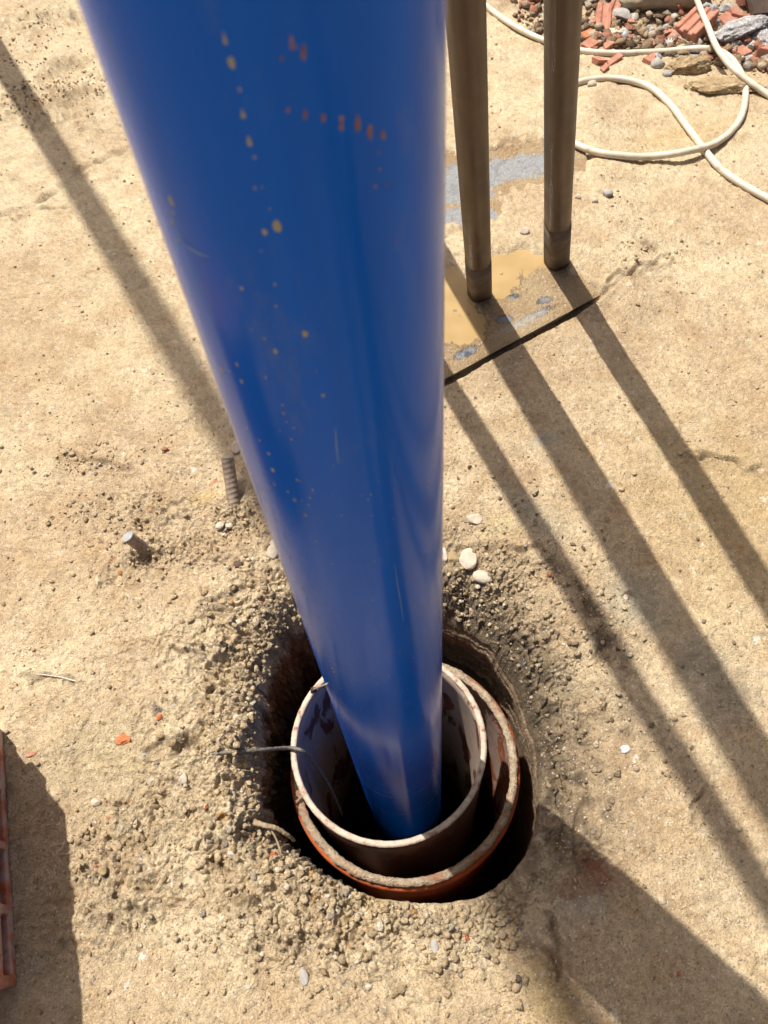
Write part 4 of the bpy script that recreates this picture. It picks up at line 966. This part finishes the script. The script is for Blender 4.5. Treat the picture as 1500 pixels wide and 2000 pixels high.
# dark board, torn plastic, twig
s_ = wpx(1480, 10, 1)
bm = bmesh.new(); bmesh.ops.create_cube(bm, size=1); 
for v in bm.verts: v.co = Vector((v.co.x * 60 * s_, v.co.y * 56 * s_, v.co.z * 10 * s_))
bmesh.ops.bevel(bm, geom=bm.edges[:], offset=.003, segments=2, affect='EDGES')
o = obj('dark_board', bm_mesh(bm, 'board'), M_drk, label='dark brown board leaning in the top right corner of the rubble', cat='board', smooth=False); o.location = hit(1490, 2, .03); o.rotation_euler = (.5, .1, .15)
bm = bmesh.new(); s_ = wpx(1305, 85, 1)
for (a0, w0) in ((-.7, 1), (-.1, 1.2), (.5, 1.0), (1.0, .8)):
    d_ = Vector((math.sin(a0), math.cos(a0), .5)) * 13 * s_; sd2 = Vector((math.cos(a0), -math.sin(a0), .3)) * 3.2 * w0 * s_
    v_s = [bm.verts.new(q) for q in (-sd2, sd2, d_ + sd2 * .15 + Vector((0, 0, 2 * s_)))]
    v_b = [bm.verts.new(v.co + Vector((0, 0, -.0012))) for v in v_s]
    bm.faces.new(v_s); bm.faces.new(v_b[::-1])
    for j in range(3): bm.faces.new((v_s[j], v_b[j], v_b[(j + 1) % 3], v_s[(j + 1) % 3]))
o = obj('torn_plastic', bm_mesh(bm, 'scrap'), M_whi, label='torn whitish plastic scrap with pointed ends behind the cream hose', cat='scrap', smooth=False); o.location = hit(1307, 88, .01)
pts = [hit(1314, 68, .016), hit(1330, 76, .014), hit(1348, 85, .012), hit(1368, 89, .010)]
obj('twig', tube(spline(pts, 6), .0032, 8, 'twig', jit=.3), stone_mat('dry_twig', (.30, .22, .16), (.45, .34, .26), 60), label='thin dry twig lying against the large brick block behind the hose', cat='twig')

# ---------------------------------------------------------------- loose gravel and crumbs
def scatter(name, N_, sampler, rmin, rmax, seed, palette, kind='stuff', parent=None, sink=.25):
    rs = np.random.RandomState(seed); ico = bmesh.new(); bmesh.ops.create_icosphere(ico, subdivisions=1, radius=1)
    bv_ = np.array([v.co[:] for v in ico.verts]); bf_ = np.array([[v.index for v in f.verts] for f in ico.faces]); ico.free()
    x, y = sampler(rs, N_); n = len(x); z = ground_h(x, y)
    dx = x - PC[0]; dy = y - PC[1]; keep_ = np.hypot(dx, dy) - rim_r(np.arctan2(dy, dx)) > .006
    pdv = plate_d(x, y); keep_ &= pdv < -.01; x, y, z = x[keep_], y[keep_], z[keep_]; n = len(x)
    r = rmin + (rmax - rmin) * rs.rand(n) ** 3.2
    sc3 = np.stack([r * rs.uniform(.75, 1.35, n), r * rs.uniform(.7, 1.1, n), r * rs.uniform(.5, .85, n)], 1)
    jit_ = rs.uniform(.5, 1.3, (n, len(bv_), 1)); v = bv_[None] * jit_ * sc3[:, None]
    a = rs.rand(n) * 6.283; ca, sa = np.cos(a)[:, None], np.sin(a)[:, None]
    t_ = rs.uniform(-.4, .4, n)[:, None]; vz = v[..., 2] + t_ * v[..., 0]
    X = v[..., 0] * ca - v[..., 1] * sa + x[:, None]; Y2 = v[..., 0] * sa + v[..., 1] * ca + y[:, None]; Z = vz + z[:, None] + (r * (.55 - sink))[:, None]
    Vv = np.stack([X, Y2, Z], -1).reshape(-1, 3); Ff = (bf_[None] + (np.arange(n) * len(bv_))[:, None, None]).reshape(-1, 3)
    pal = np.array([p_[:3] for p_ in palette]); pr = np.array([p_[3] for p_ in palette]); ci = rs.choice(len(pal), n, p=pr / pr.sum())
    cl_ = pal[ci] * rs.uniform(.8, 1.2, (n, 1)); cl_ = np.repeat(cl_, len(bv_), 0)
    return obj(name, mesh_np(name, Vv, Ff, cl_, np.zeros(len(Vv))), M_soil, kind=kind, smooth=False)
SAND = [(.52, .40, .25, 9), (.60, .48, .32, 5), (.70, .61, .48, 1.0), (.46, .34, .20, 3), (.38, .33, .27, .5), (.50, .25, .09, .15), (.50, .14, .07, .06), (.12, .10, .08, .05)]
def ring_s(a0, a1, spread):
    def f_s(rs, n):
        t = rs.uniform(math.radians(a0), math.radians(a1), n); e = rs.exponential(spread, n); r = rim_r(t) + .004 + e
        return PC[0] + r * np.cos(t), PC[1] + r * np.sin(t)
    return f_s
def blobs_s(bl):
    def f_s(rs, n):
        i = rs.choice(len(bl), n, p=np.array([b[4] for b in bl]) / sum(b[4] for b in bl)); c_ = np.array([P(b[0], b[1])[:2] for b in bl])[i]
        return c_[:, 0] + rs.randn(n) * np.array([b[2] for b in bl])[i], c_[:, 1] + rs.randn(n) * np.array([b[3] for b in bl])[i]
    return f_s
def area_s(rs, n):
    x = rs.uniform(-1.35, 1.5, n); y = rs.uniform(-.1, 3.2, n); return x, y
def near_s(rs, n):
    x = rs.uniform(-.8, .8, n); y = rs.uniform(-.1, 1.2, n); return x, y
scatter('gravel', 6000, area_s, .0010, .0050, 1, SAND)
scatter('gravel', 6000, near_s, .0007, .0030, 2, SAND)
scatter('soil_crumbs', 3000, ring_s(95, 300, .055), .0008, .0085, 3, SAND)
scatter('soil_crumbs', 1000, ring_s(-25, 105, .085), .0006, .0070, 4, [(.42, .33, .22, 5), (.32, .24, .16, 4), (.54, .45, .33, 1.2), (.18, .13, .09, 2)])
scatter('soil_crumbs', 4200, blobs_s([(310, 1085, .06, .02, 1), (110, 170, .12, .09, 3), (60, 60, .1, .1, 1), (450, 1020, .03, .025, .7), (960, 1120, .06, .04, 2), (240, 1660, .06, .05, 1), (180, 900, .07, .02, .6), (1230, 500, .10, .04, .4), (1160, 400, .06, .06, .3), (640, 1800, .1, .03, 1.4), (1150, 1200, .04, .07, 1.2), (200, 1010, .08, .04, .7), (900, 1850, .04, .03, .6)]), .0009, .0065, 5, SAND)
def heap_s(rs, n):
    x = .62 + 1.3 * rs.rand(n) ** .8; y = (2.62 - .58 * (x - .70)) + np.abs(rs.randn(n)) * .18 - .06; return x, y
def zone(px, py):
    a = 'just right of the brown post' if px < 1215 else 'below the big beige rock' if px < 1330 else 'around the large brick block' if px < 1420 else 'at the right edge'
    return a + (', high up' if py < 40 else ', near the hose' if py > 80 else ', halfway down')
rg = random.Random(8)
for i in range(38):
    px = rg.uniform(1135, 1500); py = rg.uniform(0, 118) * (1 if i % 4 else .5) + (6 if px < 1300 else 0)
    if 1240 < px < 1330 and py < 40: continue
    s_ = wpx(px, py, 1); L = rg.uniform(7, 17)
    if i % 3:
        o = obj('brick_fragment', brick_frag(200 + i, L * s_, L * .6 * s_, L * .42 * s_), M_brk, label='small brick shard in the rubble ' + zone(px, py), cat='brick piece', group='small brick shards of the rubble heap', smooth=False)
    else:
        o = obj('concrete_lump', rock_mesh(300 + i, (L * s_, L * .8 * s_, L * .6 * s_), 7, .2, 3), M_con, label='grey mortar lump in the rubble ' + zone(px, py), cat='concrete', group='small mortar lumps of the rubble heap')
    o.location = hit(px, py, 2 * s_); o.rotation_euler = (rg.uniform(-.5, .5), rg.uniform(-.5, .5), rg.uniform(0, 3.1))
scatter('rubble_gravel', 3600, heap_s, .003, .022, 6, [(.42, .19, .12, 3.2), (.36, .32, .27, 1.3), (.34, .24, .15, 5.5), (.52, .42, .30, 2.6), (.20, .14, .09, 2), (.60, .55, .48, .5)], sink=.1)
